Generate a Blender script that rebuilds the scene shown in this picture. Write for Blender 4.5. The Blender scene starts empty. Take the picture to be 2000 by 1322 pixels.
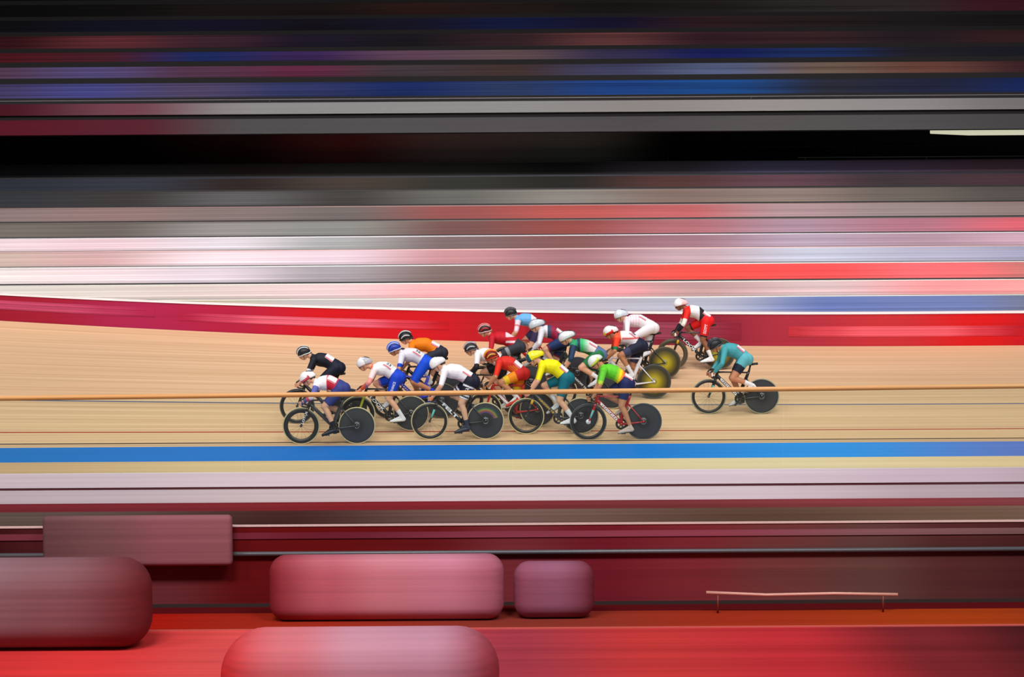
import bpy, bmesh, math, random
from mathutils import Vector, Matrix
from mathutils.bvhtree import BVHTree
random.seed(7)
C = bpy.context.scene.collection
R = math.radians
# ------------------------------------------------------------------ camera
CAM_Y, CAM_Z, FPX = -33.0, 3.6, 3630.0
cd = bpy.data.cameras.new('camera'); cam = bpy.data.objects.new('camera', cd); C.objects.link(cam)
cd.sensor_width = 36.0; cd.lens = FPX * 36.0 / 2000.0; cd.clip_end = 300
cam.matrix_world = (Matrix.Translation((0, CAM_Y, CAM_Z)) @ Matrix.Rotation(R(90 - 3.04), 4, 'X')
                    @ Matrix.Rotation(-0.0066, 4, 'Z'))
bpy.context.scene.camera = cam
# ------------------------------------------------------------------ view, world, arena lamps
vs = bpy.context.scene.view_settings
vs.view_transform = 'Standard'; vs.look = 'None'; vs.gamma = 1.0; vs.use_curve_mapping = False
vs.exposure = 0.0
w = bpy.data.worlds.new('hall_air'); bpy.context.scene.world = w; w.use_nodes = True
w.node_tree.nodes['Background'].inputs[0].default_value = (0.9, 0.93, 1.0, 1)
w.node_tree.nodes['Background'].inputs[1].default_value = 0.10


def lamp(x, y, z, sx, sy, power, aim=(0, 0, 0), spread=150):
    ld = bpy.data.lights.new('arena_lamp', 'AREA'); ld.shape = 'RECTANGLE'
    ld.size = sx; ld.size_y = sy; ld.energy = power; ld.spread = R(spread); ld.color = (1.0, 0.985, 0.96)
    o = bpy.data.objects.new('arena_lamp', ld); C.objects.link(o); o.location = (x, y, z)
    d = Vector(aim) - Vector((x, y, z)); o.rotation_euler = d.to_track_quat('-Z', 'Y').to_euler()
    return o


for lx in (-13.5, -4.5, 4.5, 13.5):
    lamp(lx, -10.0, 13.0, 5, 2.5, 310, (lx, 2.0, 0.5), 120)
    lamp(lx, 0.5, 13.5, 5, 2.5, 200, (lx, 1.5, 0), 110)
    lamp(lx, -23.0, 12.0, 5, 2.5, 440, (lx, -13, 0), 110)
    lamp(lx, -4.0, 14.0, 5, 2.5, 255, (lx, 13.5, 3.0), 60)

# ------------------------------------------------------------------ helpers


def lin(c):
    out = []
    for v in c:
        v = max(0.0, min(255.0, v)) / 255.0
        out.append(v / 12.92 if v <= 0.04045 else ((v + 0.055) / 1.055) ** 2.4)
    return out


def mat(name, rgb, rough=0.5, metal=0.0, noise=0.0, scale=30.0, k=1.0, coat=0.0, spec=0.5):
    """surface colour in picture values; noise = grain of the surface's own colour"""
    m = bpy.data.materials.new(name); m.use_nodes = True
    nt = m.node_tree; b = nt.nodes['Principled BSDF']
    c = [min(0.95, v * k) for v in lin(rgb)]
    b.inputs['Roughness'].default_value = rough; b.inputs['Metallic'].default_value = metal
    b.inputs['Coat Weight'].default_value = coat; b.inputs['Specular IOR Level'].default_value = spec
    tc = nt.nodes.new('ShaderNodeTexCoord'); nz = nt.nodes.new('ShaderNodeTexNoise')
    nz.inputs['Scale'].default_value = scale; nz.inputs['Detail'].default_value = 3
    nt.links.new(tc.outputs['Object'], nz.inputs['Vector'])
    cr = nt.nodes.new('ShaderNodeValToRGB')
    n = noise if noise else 0.04
    cr.color_ramp.elements[0].position = 0.3; cr.color_ramp.elements[1].position = 0.7
    cr.color_ramp.elements[0].color = [v * (1 - n) for v in c] + [1]
    cr.color_ramp.elements[1].color = [min(0.97, v * (1 + n)) for v in c] + [1]
    nt.links.new(nz.outputs['Fac'], cr.inputs['Fac']); nt.links.new(cr.outputs['Color'], b.inputs['Base Color'])
    return m


def band_mat(name, stops, x0=-13.0, x1=13.0, k=1.0, rough=0.8, grain=0.25, gscale=(0.12, 6, 22), spec=0.2):
    """long surface whose colours change along its length, with fine lengthwise streaks painted in"""
    m = bpy.data.materials.new(name); m.use_nodes = True
    nt = m.node_tree; b = nt.nodes['Principled BSDF']; L = nt.links.new
    b.inputs['Roughness'].default_value = rough; b.inputs['Specular IOR Level'].default_value = spec
    tc = nt.nodes.new('ShaderNodeTexCoord'); sp = nt.nodes.new('ShaderNodeSeparateXYZ')
    mr = nt.nodes.new('ShaderNodeMapRange'); mr.inputs['From Min'].default_value = x0; mr.inputs['From Max'].default_value = x1
    cr = nt.nodes.new('ShaderNodeValToRGB'); cr.color_ramp.interpolation = 'EASE'
    els = cr.color_ramp.elements
    n = len(stops)
    for i, c in enumerate(stops):
        pos = i / (n - 1)
        if i == 0: e = els[0]; e.position = 0
        elif i == n - 1: e = els[len(els) - 1]; e.position = 1
        else: e = els.new(pos)
        e.color = [min(0.95, v * k) for v in lin(c)] + [1]
    mp = nt.nodes.new('ShaderNodeMapping'); mp.inputs['Scale'].default_value = gscale
    nz = nt.nodes.new('ShaderNodeTexNoise'); nz.inputs['Scale'].default_value = 1.0; nz.inputs['Detail'].default_value = 3
    mr2 = nt.nodes.new('ShaderNodeMapRange'); mr2.inputs['From Min'].default_value = 0.3; mr2.inputs['From Max'].default_value = 0.7
    mr2.inputs['To Min'].default_value = 1 - grain; mr2.inputs['To Max'].default_value = 1 + grain
    mx = nt.nodes.new('ShaderNodeMix'); mx.data_type = 'RGBA'; mx.blend_type = 'MULTIPLY'; mx.inputs[0].default_value = 1.0
    L(tc.outputs['Object'], sp.inputs[0]); L(sp.outputs['X'], mr.inputs['Value']); L(mr.outputs[0], cr.inputs['Fac'])
    L(tc.outputs['Object'], mp.inputs[0]); L(mp.outputs[0], nz.inputs['Vector']); L(nz.outputs['Fac'], mr2.inputs['Value'])
    L(cr.outputs['Color'], mx.inputs[6]); L(mr2.outputs[0], mx.inputs[7]); L(mx.outputs[2], b.inputs['Base Color'])
    return m


def link_mesh(name, me, parent=None, mats=()):
    o = bpy.data.objects.new(name, me); C.objects.link(o)
    if parent: o.parent = parent
    for m in mats: me.materials.append(m)
    return o


def mk(name, verts, faces, m=None, parent=None, smooth=True):
    me = bpy.data.meshes.new(name); me.from_pydata([tuple(v) for v in verts], [], faces); me.update()
    if smooth: me.polygons.foreach_set('use_smooth', [True] * len(me.polygons))
    return link_mesh(name, me, parent, [m] if m else [])


def tag(o, label=None, cat=None, group=None, kind=None):
    if label: o['label'] = label
    if cat: o['category'] = cat
    if group: o['group'] = group
    if kind: o['kind'] = kind
    return o


def empty(name, loc=(0, 0, 0)):
    o = bpy.data.objects.new(name, None); o.empty_display_size = 0.2; C.objects.link(o); o.location = loc
    return o


class MB:
    """collects shapes for ONE mesh"""
    def __init__(s): s.v = []; s.f = []

    def add(s, vs, fs):
        n = len(s.v); s.v += [Vector(v) for v in vs]; s.f += [tuple(i + n for i in f) for f in fs]

    def box(s, x0, x1, y0, y1, z0, z1):
        s.add([(x0, y0, z0), (x1, y0, z0), (x1, y1, z0), (x0, y1, z0), (x0, y0, z1), (x1, y0, z1), (x1, y1, z1), (x0, y1, z1)],
              [(3, 2, 1, 0), (4, 5, 6, 7), (0, 1, 5, 4), (1, 2, 6, 5), (2, 3, 7, 6), (3, 0, 4, 7)])

    def tube(s, pts, ra, rb=None, n=12, up=(0, 1, 0), caps=True):
        """ra = half width in the bike's plane, rb = half width along `up`"""
        pts = [Vector(p) for p in pts]; up = Vector(up)
        if not isinstance(ra, (list, tuple)): ra = [ra] * len(pts)
        if rb is None: rb = ra
        if not isinstance(rb, (list, tuple)): rb = [rb] * len(pts)
        vs = []
        for i, p in enumerate(pts):
            d = (pts[min(i + 1, len(pts) - 1)] - pts[max(i - 1, 0)]).normalized()
            u = up - d * up.dot(d)
            if u.length < 1e-3:
                u = Vector((1, 0, 0)) - d * d.x
            u.normalize(); q = d.cross(u)
            for k in range(n):
                a = 2 * math.pi * k / n
                vs.append(p + q * (math.cos(a) * ra[i]) + u * (math.sin(a) * rb[i]))
        fs = []
        for i in range(len(pts) - 1):
            for k in range(n):
                k2 = (k + 1) % n
                fs.append((i * n + k, i * n + k2, (i + 1) * n + k2, (i + 1) * n + k))
        if caps:
            fs.append(tuple(range(n))[::-1]); fs.append(tuple((len(pts) - 1) * n + k for k in range(n)))
        s.add(vs, fs)

    def lathe(s, prof, n=48, c=(0, 0, 0), closed=False):
        """profile (radius, y) turned about the Y axis"""
        m = len(prof); vs = []
        for k in range(n):
            a = 2 * math.pi * k / n
            for r, y in prof: vs.append((c[0] + r * math.cos(a), c[1] + y, c[2] + r * math.sin(a)))
        fs = []
        for k in range(n):
            k2 = (k + 1) % n
            for j in range(m if closed else m - 1):
                j2 = (j + 1) % m
                fs.append((k * m + j, k * m + j2, k2 * m + j2, k2 * m + j))
        s.add(vs, fs)

    def ball(s, c, r, ax=None, nu=12, nv=8):
        c = Vector(c); r = Vector(r) if hasattr(r, '__len__') else Vector((r, r, r))
        ax = ax or (Vector((1, 0, 0)), Vector((0, 1, 0)), Vector((0, 0, 1)))
        vs = [c + ax[2] * r.z]; fs = []
        for j in range(1, nv):
            t = math.pi * j / nv
            for k in range(nu):
                a = 2 * math.pi * k / nu
                vs.append(c + ax[0] * (r.x * math.sin(t) * math.cos(a)) + ax[1] * (r.y * math.sin(t) * math.sin(a)) + ax[2] * (r.z * math.cos(t)))
        vs.append(c - ax[2] * r.z)
        for k in range(nu):
            k2 = (k + 1) % nu
            fs.append((0, 1 + k, 1 + k2)); fs.append((len(vs) - 1, 1 + (nv - 2) * nu + k2, 1 + (nv - 2) * nu + k))
            for j in range(nv - 2):
                fs.append((1 + j * nu + k, 1 + (j + 1) * nu + k, 1 + (j + 1) * nu + k2, 1 + j * nu + k2))
        s.add(vs, fs)

    def cap(s, a, b, ra, rb, n=12, sy=1.0):
        """tapered capsule between two joints; sy widens it along y"""
        a = Vector(a); b = Vector(b); d = b - a; L = max(d.length, 1e-4); d /= L
        u = Vector((0, 1, 0)) - d * d.y
        if u.length < 1e-3: u = Vector((1, 0, 0))
        u.normalize(); q = d.cross(u)
        prof = [(-math.cos(t) * ra, math.sin(t) * ra) for t in (0.35, 0.75, 1.15, 1.57)]
        prof += [(L - math.cos(t) * rb, math.sin(t) * rb) for t in (1.57, 2.0, 2.4, 2.8)]
        vs = [a - d * ra]
        for h, r in prof:
            for k in range(n):
                an = 2 * math.pi * k / n
                vs.append(a + d * h + q * (r * math.cos(an)) + u * (r * math.sin(an) * sy))
        vs.append(b + d * rb)
        fs = []
        for k in range(n):
            k2 = (k + 1) % n
            fs.append((0, 1 + k2, 1 + k)); fs.append((len(vs) - 1, 1 + 7 * n + k, 1 + 7 * n + k2))
            for j in range(7): fs.append((1 + j * n + k, 1 + j * n + k2, 1 + (j + 1) * n + k2, 1 + (j + 1) * n + k))
        s.add(vs, fs)

    def mesh(s, name, smooth=True):
        me = bpy.data.meshes.new(name); me.from_pydata([tuple(v) for v in s.v], [], s.f); me.update()
        if smooth: me.polygons.foreach_set('use_smooth', [True] * len(me.polygons))
        return me

    def build(s, name, m=None, parent=None, smooth=True):
        return link_mesh(name, s.mesh(name, smooth), parent, [m] if m else [])


def struct(o): o['kind'] = 'structure'; return o


def zpx(y, Y):
    """height of something at depth Y that the picture's centre column shows at row y"""
    return CAM_Z + (468.0 - y) * (33.0 + Y) / FPX


# ------------------------------------------------------------------ banked track
def bank(X): return R(10.9 + 0.0150 * max(0.0, 9.0 - X) ** 2)


TOP = 6.75


def surf(X, s):
    if s >= 0:
        b = bank(X); e = min(1.0, s / 0.8)
        return Vector((X, s * math.cos(b), s * math.sin(b)))
    return Vector((X, s, s * 0.10 if s > -1.6 else -0.16 - (s + 1.6) * -0.02))


def strip(name, s0, s1, ns, m, x0=-17.0, x1=17.0, nx=68, thick=0.0, lift=0.0):
    vs, fs = [], []
    ss = [s0 + (s1 - s0) * j / ns for j in range(ns + 1)]
    for i in range(nx + 1):
        X = x0 + (x1 - x0) * i / nx
        for s_ in ss:
            p = surf(X, s_); p.z += lift; vs.append(p)
    n = ns + 1
    for i in range(nx):
        for j in range(ns): fs.append((i * n + j, (i + 1) * n + j, (i + 1) * n + j + 1, i * n + j + 1))
    o = mk(name, vs, fs, m)
    uv = o.data.uv_layers.new(name='UVMap')
    for p in o.data.polygons:
        for li in p.loop_indices:
            vi = o.data.loops[li].vertex_index
            uv.data[li].uv = (vs[vi].x, ss[vi % n])
    return o


def track_mat():
    m = bpy.data.materials.new('track_wood'); m.use_nodes = True; nt = m.node_tree; L = nt.links.new
    b = nt.nodes['Principled BSDF']; b.inputs['Roughness'].default_value = 0.42; b.inputs['Specular IOR Level'].default_value = 0.3
    uv = nt.nodes.new('ShaderNodeUVMap'); uv.uv_map = 'UVMap'
    mp = nt.nodes.new('ShaderNodeMapping'); mp.inputs['Scale'].default_value = (0.10, 9.0, 1)
    nz = nt.nodes.new('ShaderNodeTexNoise'); nz.inputs['Scale'].default_value = 1; nz.inputs['Detail'].default_value = 4
    cr = nt.nodes.new('ShaderNodeValToRGB')
    cr.color_ramp.elements[0].position = 0.28; cr.color_ramp.elements[0].color = lin((205, 164, 125)) + [1]
    cr.color_ramp.elements[1].position = 0.72; cr.color_ramp.elements[1].color = lin((232, 194, 155)) + [1]
    L(uv.outputs[0], mp.inputs[0]); L(mp.outputs[0], nz.inputs['Vector']); L(nz.outputs['Fac'], cr.inputs['Fac'])
    mp2 = nt.nodes.new('ShaderNodeMapping'); mp2.inputs['Scale'].default_value = (0.05, 40.0, 1)
    nz2 = nt.nodes.new('ShaderNodeTexNoise'); nz2.inputs['Scale'].default_value = 1; nz2.inputs['Detail'].default_value = 2
    mr = nt.nodes.new('ShaderNodeMapRange'); mr.inputs['From Min'].default_value = 0.3; mr.inputs['From Max'].default_value = 0.7
    mr.inputs['To Min'].default_value = 0.92; mr.inputs['To Max'].default_value = 1.06
    L(uv.outputs[0], mp2.inputs[0]); L(mp2.outputs[0], nz2.inputs['Vector']); L(nz2.outputs['Fac'], mr.inputs['Value'])
    mx = nt.nodes.new('ShaderNodeMix'); mx.data_type = 'RGBA'; mx.blend_type = 'MULTIPLY'; mx.inputs[0].default_value = 1
    L(cr.outputs[0], mx.inputs[6]); L(mr.outputs[0], mx.inputs[7])
    sp = nt.nodes.new('ShaderNodeSeparateXYZ'); L(uv.outputs[0], sp.inputs[0])
    col = mx.outputs[2]
    # painted lines: (distance up the track, half width, colour)
    for s0, hw, rgb in ((0.0, 0.030, (62, 48, 42)), (0.62, 0.026, (168, 58, 42)), (0.74, 0.016, (196, 150, 120)),
                        (2.26, 0.030, (84, 98, 128)), (-0.12, 0.02, (170, 140, 115))):
        sb = nt.nodes.new('ShaderNodeMath'); sb.operation = 'SUBTRACT'; sb.inputs[1].default_value = s0
        ab = nt.nodes.new('ShaderNodeMath'); ab.operation = 'ABSOLUTE'
        lt = nt.nodes.new('ShaderNodeMath'); lt.operation = 'LESS_THAN'; lt.inputs[1].default_value = hw
        L(sp.outputs['Y'], sb.inputs[0]); L(sb.outputs[0], ab.inputs[0]); L(ab.outputs[0], lt.inputs[0])
        mm = nt.nodes.new('ShaderNodeMix'); mm.data_type = 'RGBA'; mm.inputs[7].default_value = lin(rgb) + [1]
        L(lt.outputs[0], mm.inputs[0]); L(col, mm.inputs[6]); col = mm.outputs[2]
    L(col, b.inputs['Base Color'])
    return m


TW = track_mat()
tr = struct(strip('floor', -0.22, TOP, 14, TW)); tr['label'] = 'banked pale wooden cycling track with black red and blue lines'
bl = band_mat('blue_paint', [(4, 104, 182), (2, 110, 190), (22, 112, 196), (2, 102, 190), (6, 118, 205), (36, 142, 226), (92, 118, 196), (112, 86, 148)], rough=0.5, grain=0.06, spec=0.15)
o = struct(strip('floor.001', -1.42, -0.22, 3, bl)); o['label'] = 'blue painted strip along the inner edge of the track'
ap = band_mat('apron_wood', [(196, 165, 125), (196, 160, 120), (215, 185, 140), (225, 200, 155), (228, 205, 165), (225, 195, 150), (205, 150, 100)], rough=0.5, grain=0.08)
o = struct(strip('floor.002', -5.66, -1.42, 3, ap)); o['label'] = 'pale wooden apron strip below the blue band'

# ------------------------------------------------------------------ outer barrier
bar_stops = [(135, 12, 32), (150, 18, 45), (160, 28, 72), (165, 22, 58), (195, 6, 20), (192, 8, 22), (165, 18, 32), (120, 24, 44), (128, 26, 48), (160, 40, 58), (185, 42, 50), (205, 16, 18), (165, 12, 35)]
bm_ = band_mat('barrier_vinyl', bar_stops, -12, 12, grain=0.07, rough=0.45)
xs = [-17 + 0.5 * i for i in range(69)]


def bar_h(X): return 0.64 + 0.05 * math.tanh(X / 6.0) - 0.05 * max(0, (-X - 3) / 8)


def wallstrip(name, f0, f1, y_off, th, m, parent=None, x0=-17, x1=17, ends=0.0):
    vs, fs = [], []
    n = max(6, int((x1 - x0) * 2))
    for i in range(n + 1):
        X = x0 + (x1 - x0) * i / n
        p = surf(X, TOP); h = bar_h(X)
        z0, z1 = p.z + f0 * h, p.z + f1 * h
        vs += [(X, p.y + y_off, z0), (X, p.y + y_off, z1), (X, p.y + y_off + th, z1), (X, p.y + y_off + th, z0)]
    for i in range(n):
        a = i * 4; b = a + 4
        for k in range(4): fs.append((a + k, a + (k + 1) % 4, b + (k + 1) % 4, b + k))
    fs.append((0, 1, 2, 3)); fs.append((n * 4 + 3, n * 4 + 2, n * 4 + 1, n * 4))
    return mk(name, vs, fs, m, parent, smooth=False)


barrier = wallstrip('track_barrier', -0.05, 1.0, 0.02, 0.10, bm_)
tag(barrier, 'long red and crimson barrier along the top edge of the banked track', 'barrier')
wallstrip('top_rail', 1.0, 1.075, 0.0, 0.16, mat('rail_white', (238, 226, 228), 0.4, k=1.0), barrier)
def stripe_mat(name, c0, c1, c2, x0, x1):
    return band_mat(name, [c0, mix3(c0, c1), c1, c1, c1, mix3(c1, c2), c2], x0, x1, grain=0.12)


def mix3(a, b): return tuple((a[i] + b[i]) / 2 for i in range(3))


for (a0, a1, f0, f1, c0, c1, c2) in ((-13, -7.6, .45, .80, (150, 18, 45), (172, 62, 92), (160, 28, 70)), (-7.1, -1.35, .36, .66, (164, 24, 62), (208, 88, 108), (180, 12, 26)),
                              (0.3, 4.9, .18, .74, (140, 22, 36), (134, 55, 76), (132, 28, 50)), (5.9, 10.9, .30, .62, (178, 42, 54), (218, 84, 96), (180, 20, 36))):
    p_ = wallstrip('banner_stripe', f0, f1, 0.012, 0.02, stripe_mat('banner_vinyl', c0, c1, c2, a0, a1), barrier, a0, a1)
    p_['label'] = 'paler pink stripe on the barrier'
    lt = tuple(min(255, v * 1.12) for v in c1)
    for t_ in (0.12, 0.66):
        w_ = wallstrip('banner_line', f0 + (f1 - f0) * t_, f0 + (f1 - f0) * (t_ + .16), 0.006, 0.02, stripe_mat('banner_line', c0, lt, c2, a0, a1), barrier, a0 + .2, a1 - .2)

# ------------------------------------------------------------------ lower stand
KL = 1.0
lower = [  # top row, bottom row, colours along the row
    (583, 612, [(215, 210, 205), (205, 200, 190), (190, 180, 155), (185, 178, 180), (190, 170, 175), (178, 172, 182), (175, 175, 190), (105, 120, 172), (112, 125, 172), (120, 118, 122)], 'whitish painted streaks with a blue stretch at its right end'),
    (553, 579, [(208, 205, 198), (205, 196, 190), (205, 190, 185), (215, 190, 192), (235, 165, 170), (232, 150, 160), (185, 150, 150), (205, 180, 182), (228, 150, 152), (240, 160, 155)], 'cream to rose painted streaks above the whitish row'),
    (518, 547, [(222, 214, 212), (225, 205, 208), (210, 196, 205), (160, 152, 158), (125, 105, 102), (175, 95, 90), (222, 80, 72), (228, 82, 82), (235, 110, 115), (185, 120, 115)], 'pale painted streaks turning bright red towards the right'),
    (487, 514, [(195, 175, 165), (200, 165, 165), (228, 208, 214), (215, 195, 205), (190, 140, 145), (160, 115, 122), (188, 160, 168), (188, 190, 205), (175, 172, 192), (160, 158, 182)], 'pinkish grey painted streaks turning bluish at the right'),
    (461, 484, [(225, 205, 210), (222, 196, 202), (215, 205, 212), (165, 165, 166), (125, 105, 106), (132, 88, 88), (158, 118, 130), (178, 158, 176), (175, 145, 160), (200, 165, 180)], 'pale pink painted streaks turning brown in the middle'),
    (431, 457, [(120, 112, 106), (112, 102, 98), (150, 145, 144), (138, 138, 134), (120, 84, 82), (150, 78, 74), (176, 110, 118), (172, 142, 158), (178, 120, 136), (215, 105, 118)], 'grey painted streaks with a dull red middle'),
    (402, 427, [(148, 128, 128), (152, 125, 122), (138, 122, 120), (118, 108, 106), (155, 88, 86), (188, 92, 88), (195, 105, 108), (180, 150, 156), (158, 142, 142), (150, 132, 130)], 'brownish painted streaks with a coral middle'),
    (371, 398, [(58, 60, 66), (66, 62, 62), (102, 100, 102), (72, 68, 66), (112, 110, 106), (148, 142, 136), (140, 118, 110), (150, 132, 124), (118, 108, 102), (95, 88, 86)], 'dark painted streaks turning warm grey from the middle on'),
    (345, 368, [(50, 55, 66), (58, 62, 74), (52, 40, 38), (78, 66, 60), (56, 56, 50), (44, 42, 38), (92, 60, 58), (108, 74, 86), (70, 58, 64), (82, 58, 66)], 'dark slate streaks with maroon patches, deck shade painted in'),  # this row and the next carry the deck's shade in their colours
    (318, 342, [(14, 14, 20), (30, 30, 34), (36, 28, 26), (44, 40, 36), (36, 36, 32), (14, 14, 14), (58, 52, 60), (84, 78, 108), (84, 70, 96), (84, 60, 76)], 'almost black streaks turning violet at the right, deck shade painted in'),
]
conc = mat('stand_concrete', (60, 56, 58), 0.9, noise=0.12, scale=2)
stepm = MB()
GRP = 'benches of the lower stand'
ordn = ['lowest', 'second', 'third', 'fourth', 'fifth', 'sixth', 'seventh', 'eighth', 'ninth', 'tenth']
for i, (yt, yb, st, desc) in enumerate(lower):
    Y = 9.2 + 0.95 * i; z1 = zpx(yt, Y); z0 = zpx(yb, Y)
    mm = band_mat('bench_streaks_%d' % i, st, -13, 13, k=KL, grain=0.20, gscale=(0.10, 5, 26))  # motion streaks of seats and crowd painted along the row
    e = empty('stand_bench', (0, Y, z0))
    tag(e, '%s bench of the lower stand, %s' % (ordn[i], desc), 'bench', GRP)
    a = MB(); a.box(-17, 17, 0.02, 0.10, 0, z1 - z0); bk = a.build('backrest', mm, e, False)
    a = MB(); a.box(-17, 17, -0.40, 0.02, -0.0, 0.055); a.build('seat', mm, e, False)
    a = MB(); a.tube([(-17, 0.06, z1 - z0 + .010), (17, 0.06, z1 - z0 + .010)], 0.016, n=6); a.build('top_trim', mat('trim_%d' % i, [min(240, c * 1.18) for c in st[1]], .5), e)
    stepm.box(-17, 17, Y - 0.42, Y + 0.53, 0.2, z0)
s_ = struct(stepm.build('floor.003', conc, None, False)); s_['label'] = 'dark concrete steps of the lower stand'
wl = band_mat('back_wall_shade', [(7, 6, 9), (6, 5, 6), (40, 18, 18), (90, 42, 42), (100, 84, 80), (84, 84, 78), (6, 6, 6), (6, 6, 6), (10, 12, 12), (14, 16, 18)], -14, 14, grain=0.1, k=7.0)  # shade under the deck put into the wall colour as near-black stretches
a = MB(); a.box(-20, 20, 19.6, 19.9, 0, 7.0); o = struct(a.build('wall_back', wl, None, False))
for (yy, Yd, x0, x1, c) in ((291, 19.15, 4.2, 15, (60, 60, 60)), (325, 18.9, 2.2, 12, (85, 85, 90)), (312, 18.35, 7.9, 15, (110, 110, 110))):
    a = MB(); z = zpx(yy, Yd); a.tube([(x0, Yd, z), (x1, Yd, z)], 0.014, n=6)
    t = a.build('concourse_handrail', mat('rail_%d' % yy, c, .4), None)
    for xx in (x0 + .2, (x0 + x1) / 2, x1 - .4):
        a = MB(); a.box(xx - .015, xx + .015, Yd - .012, Yd + .012, zpx(352, 18.9) - 0.01, z - 0.01); a.build('post', mat('rail_post', (18, 18, 18), .5), t, False)
    tag(t, {291: 'highest of the thin handrails in the dark concourse under the upper deck', 325: 'longest and lowest thin handrail in front of the dark concourse wall', 312: 'thin pale handrail at the right below the cream strip light'}[yy], 'handrail')
a = MB(); a.box(-17, 17, 18.2, 19.6, 0.2, zpx(352, 18.9)); o = struct(a.build('floor.004', conc, None, False)); o['label'] = 'dark concourse floor behind the lower stand'

# ------------------------------------------------------------------ upper deck
YD = 15.0
lipm = band_mat('deck_lip', [(80, 15, 32), (120, 70, 84), (150, 148, 150), (150, 150, 150), (150, 150, 150), (148, 144, 143), (158, 154, 152), (152, 150, 150), (130, 128, 128)], -13, 13, k=1.0, grain=0.05)
beam = band_mat('deck_beam', [(95, 15, 38), (90, 28, 44), (82, 80, 82), (84, 82, 84), (84, 80, 84), (80, 76, 80), (86, 84, 84), (84, 82, 84), (76, 74, 76)], -13, 13, k=1.0, grain=0.05)
e = MB(); e.box(-20, 20, YD, YD + .25, zpx(221, YD), zpx(199, YD)); o = struct(e.build('trim_1', lipm, None, False)); o['label'] = 'pale concrete lip along the upper deck edge'
e = MB(); e.box(-20, 20, YD + .12, 32, zpx(232, YD), zpx(221, YD) + .05); o = struct(e.build('ceiling', mat('slab', (26, 22, 24), .9), None, False)); o['label'] = 'dark slab of the upper deck'
e = MB(); e.box(-20, 20, YD, YD + .5, zpx(259, YD), zpx(230, YD)); o = struct(e.build('trim_2', beam, None, False)); o['label'] = 'grey beam below the upper deck edge'
KU = 1.75
upper = [
    (160, 190, [(62, 52, 86), (62, 62, 118), (70, 60, 90), (40, 46, 88), (16, 34, 84), (34, 48, 84), (20, 54, 112), (18, 62, 118), (32, 34, 48), (24, 28, 52), (16, 34, 84)], 'blue and violet painted streaks'),
    (128, 152, [(80, 55, 76), (78, 68, 112), (78, 48, 70), (90, 34, 60), (60, 50, 56), (60, 44, 42), (58, 58, 88), (80, 90, 122), (100, 82, 72), (96, 60, 52), (58, 30, 36)], 'mixed purple and brown painted streaks'),
    (100, 121, [(76, 16, 26), (72, 26, 36), (24, 40, 96), (56, 34, 84), (94, 66, 86), (92, 72, 76), (50, 44, 74), (16, 26, 88), (22, 42, 90), (28, 26, 34), (22, 22, 34)], 'dark red left end and navy painted streaks'),
    (68, 95, [(56, 16, 22), (98, 44, 50), (64, 34, 48), (28, 20, 40), (22, 18, 26), (50, 30, 36), (96, 54, 56), (52, 26, 36), (54, 32, 36), (36, 26, 34), (56, 30, 32)], 'dusky red painted streaks with a dark middle'),
    (38, 63, [(10, 10, 18), (14, 14, 36), (18, 16, 40), (16, 12, 24), (20, 18, 40), (16, 24, 66), (20, 16, 48), (50, 28, 34), (40, 28, 28), (30, 26, 28), (26, 20, 24)], 'near black and navy painted streaks'),
    (8, 34, [(6, 6, 6), (14, 12, 11), (30, 24, 22), (30, 22, 20), (48, 26, 22), (38, 26, 24), (26, 24, 22), (36, 32, 30), (48, 46, 44), (58, 50, 50), (76, 30, 42)], 'black painted streaks with a rust stretch'),
    (-25, 3, [(4, 4, 4), (8, 8, 8), (12, 10, 10), (12, 10, 8), (14, 10, 9), (10, 10, 8), (8, 8, 8), (12, 10, 10), (12, 10, 10), (10, 8, 8), (10, 8, 8)], 'black painted streaks at the very top'),
]
stepm = MB()
for i, (yt, yb, st, desc) in enumerate(upper):
    Y = 16.4 + 0.9 * i; z1 = zpx(yt, Y); z0 = zpx(yb, Y)
    mm = band_mat('upper_streaks_%d' % i, st, -14, 14, k=KU, grain=0.42, gscale=(0.09, 5, 24))  # blurred seat and crowd colours painted along each upper bench
    e = empty('stand_bench', (0, Y, z0))
    tag(e, '%s bench of the dim upper deck, %s' % (ordn[i], desc), 'bench', 'benches of the upper deck')
    a = MB(); a.box(-19, 19, 0.02, 0.10, 0, z1 - z0); a.build('backrest', mm, e, False)
    a = MB(); a.box(-19, 19, -0.36, 0.02, 0, 0.055); a.build('seat', mm, e, False)
    stepm.box(-19, 19, Y - 0.38, Y + 0.52, 6.9, z0)
stepm.box(-19, 19, YD + .25, 16.05, 6.75, zpx(196, YD))
o = struct(stepm.build('floor.005', mat('upper_steps', (40, 36, 38), .9), None, False)); o['label'] = 'dark steps of the upper deck'
a = MB(); a.box(-20, 20, 22.9, 23.2, 6.9, 13.5); o = struct(a.build('wall_back_upper', mat('upper_wall', (16, 14, 14), .9), None, False))
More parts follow.
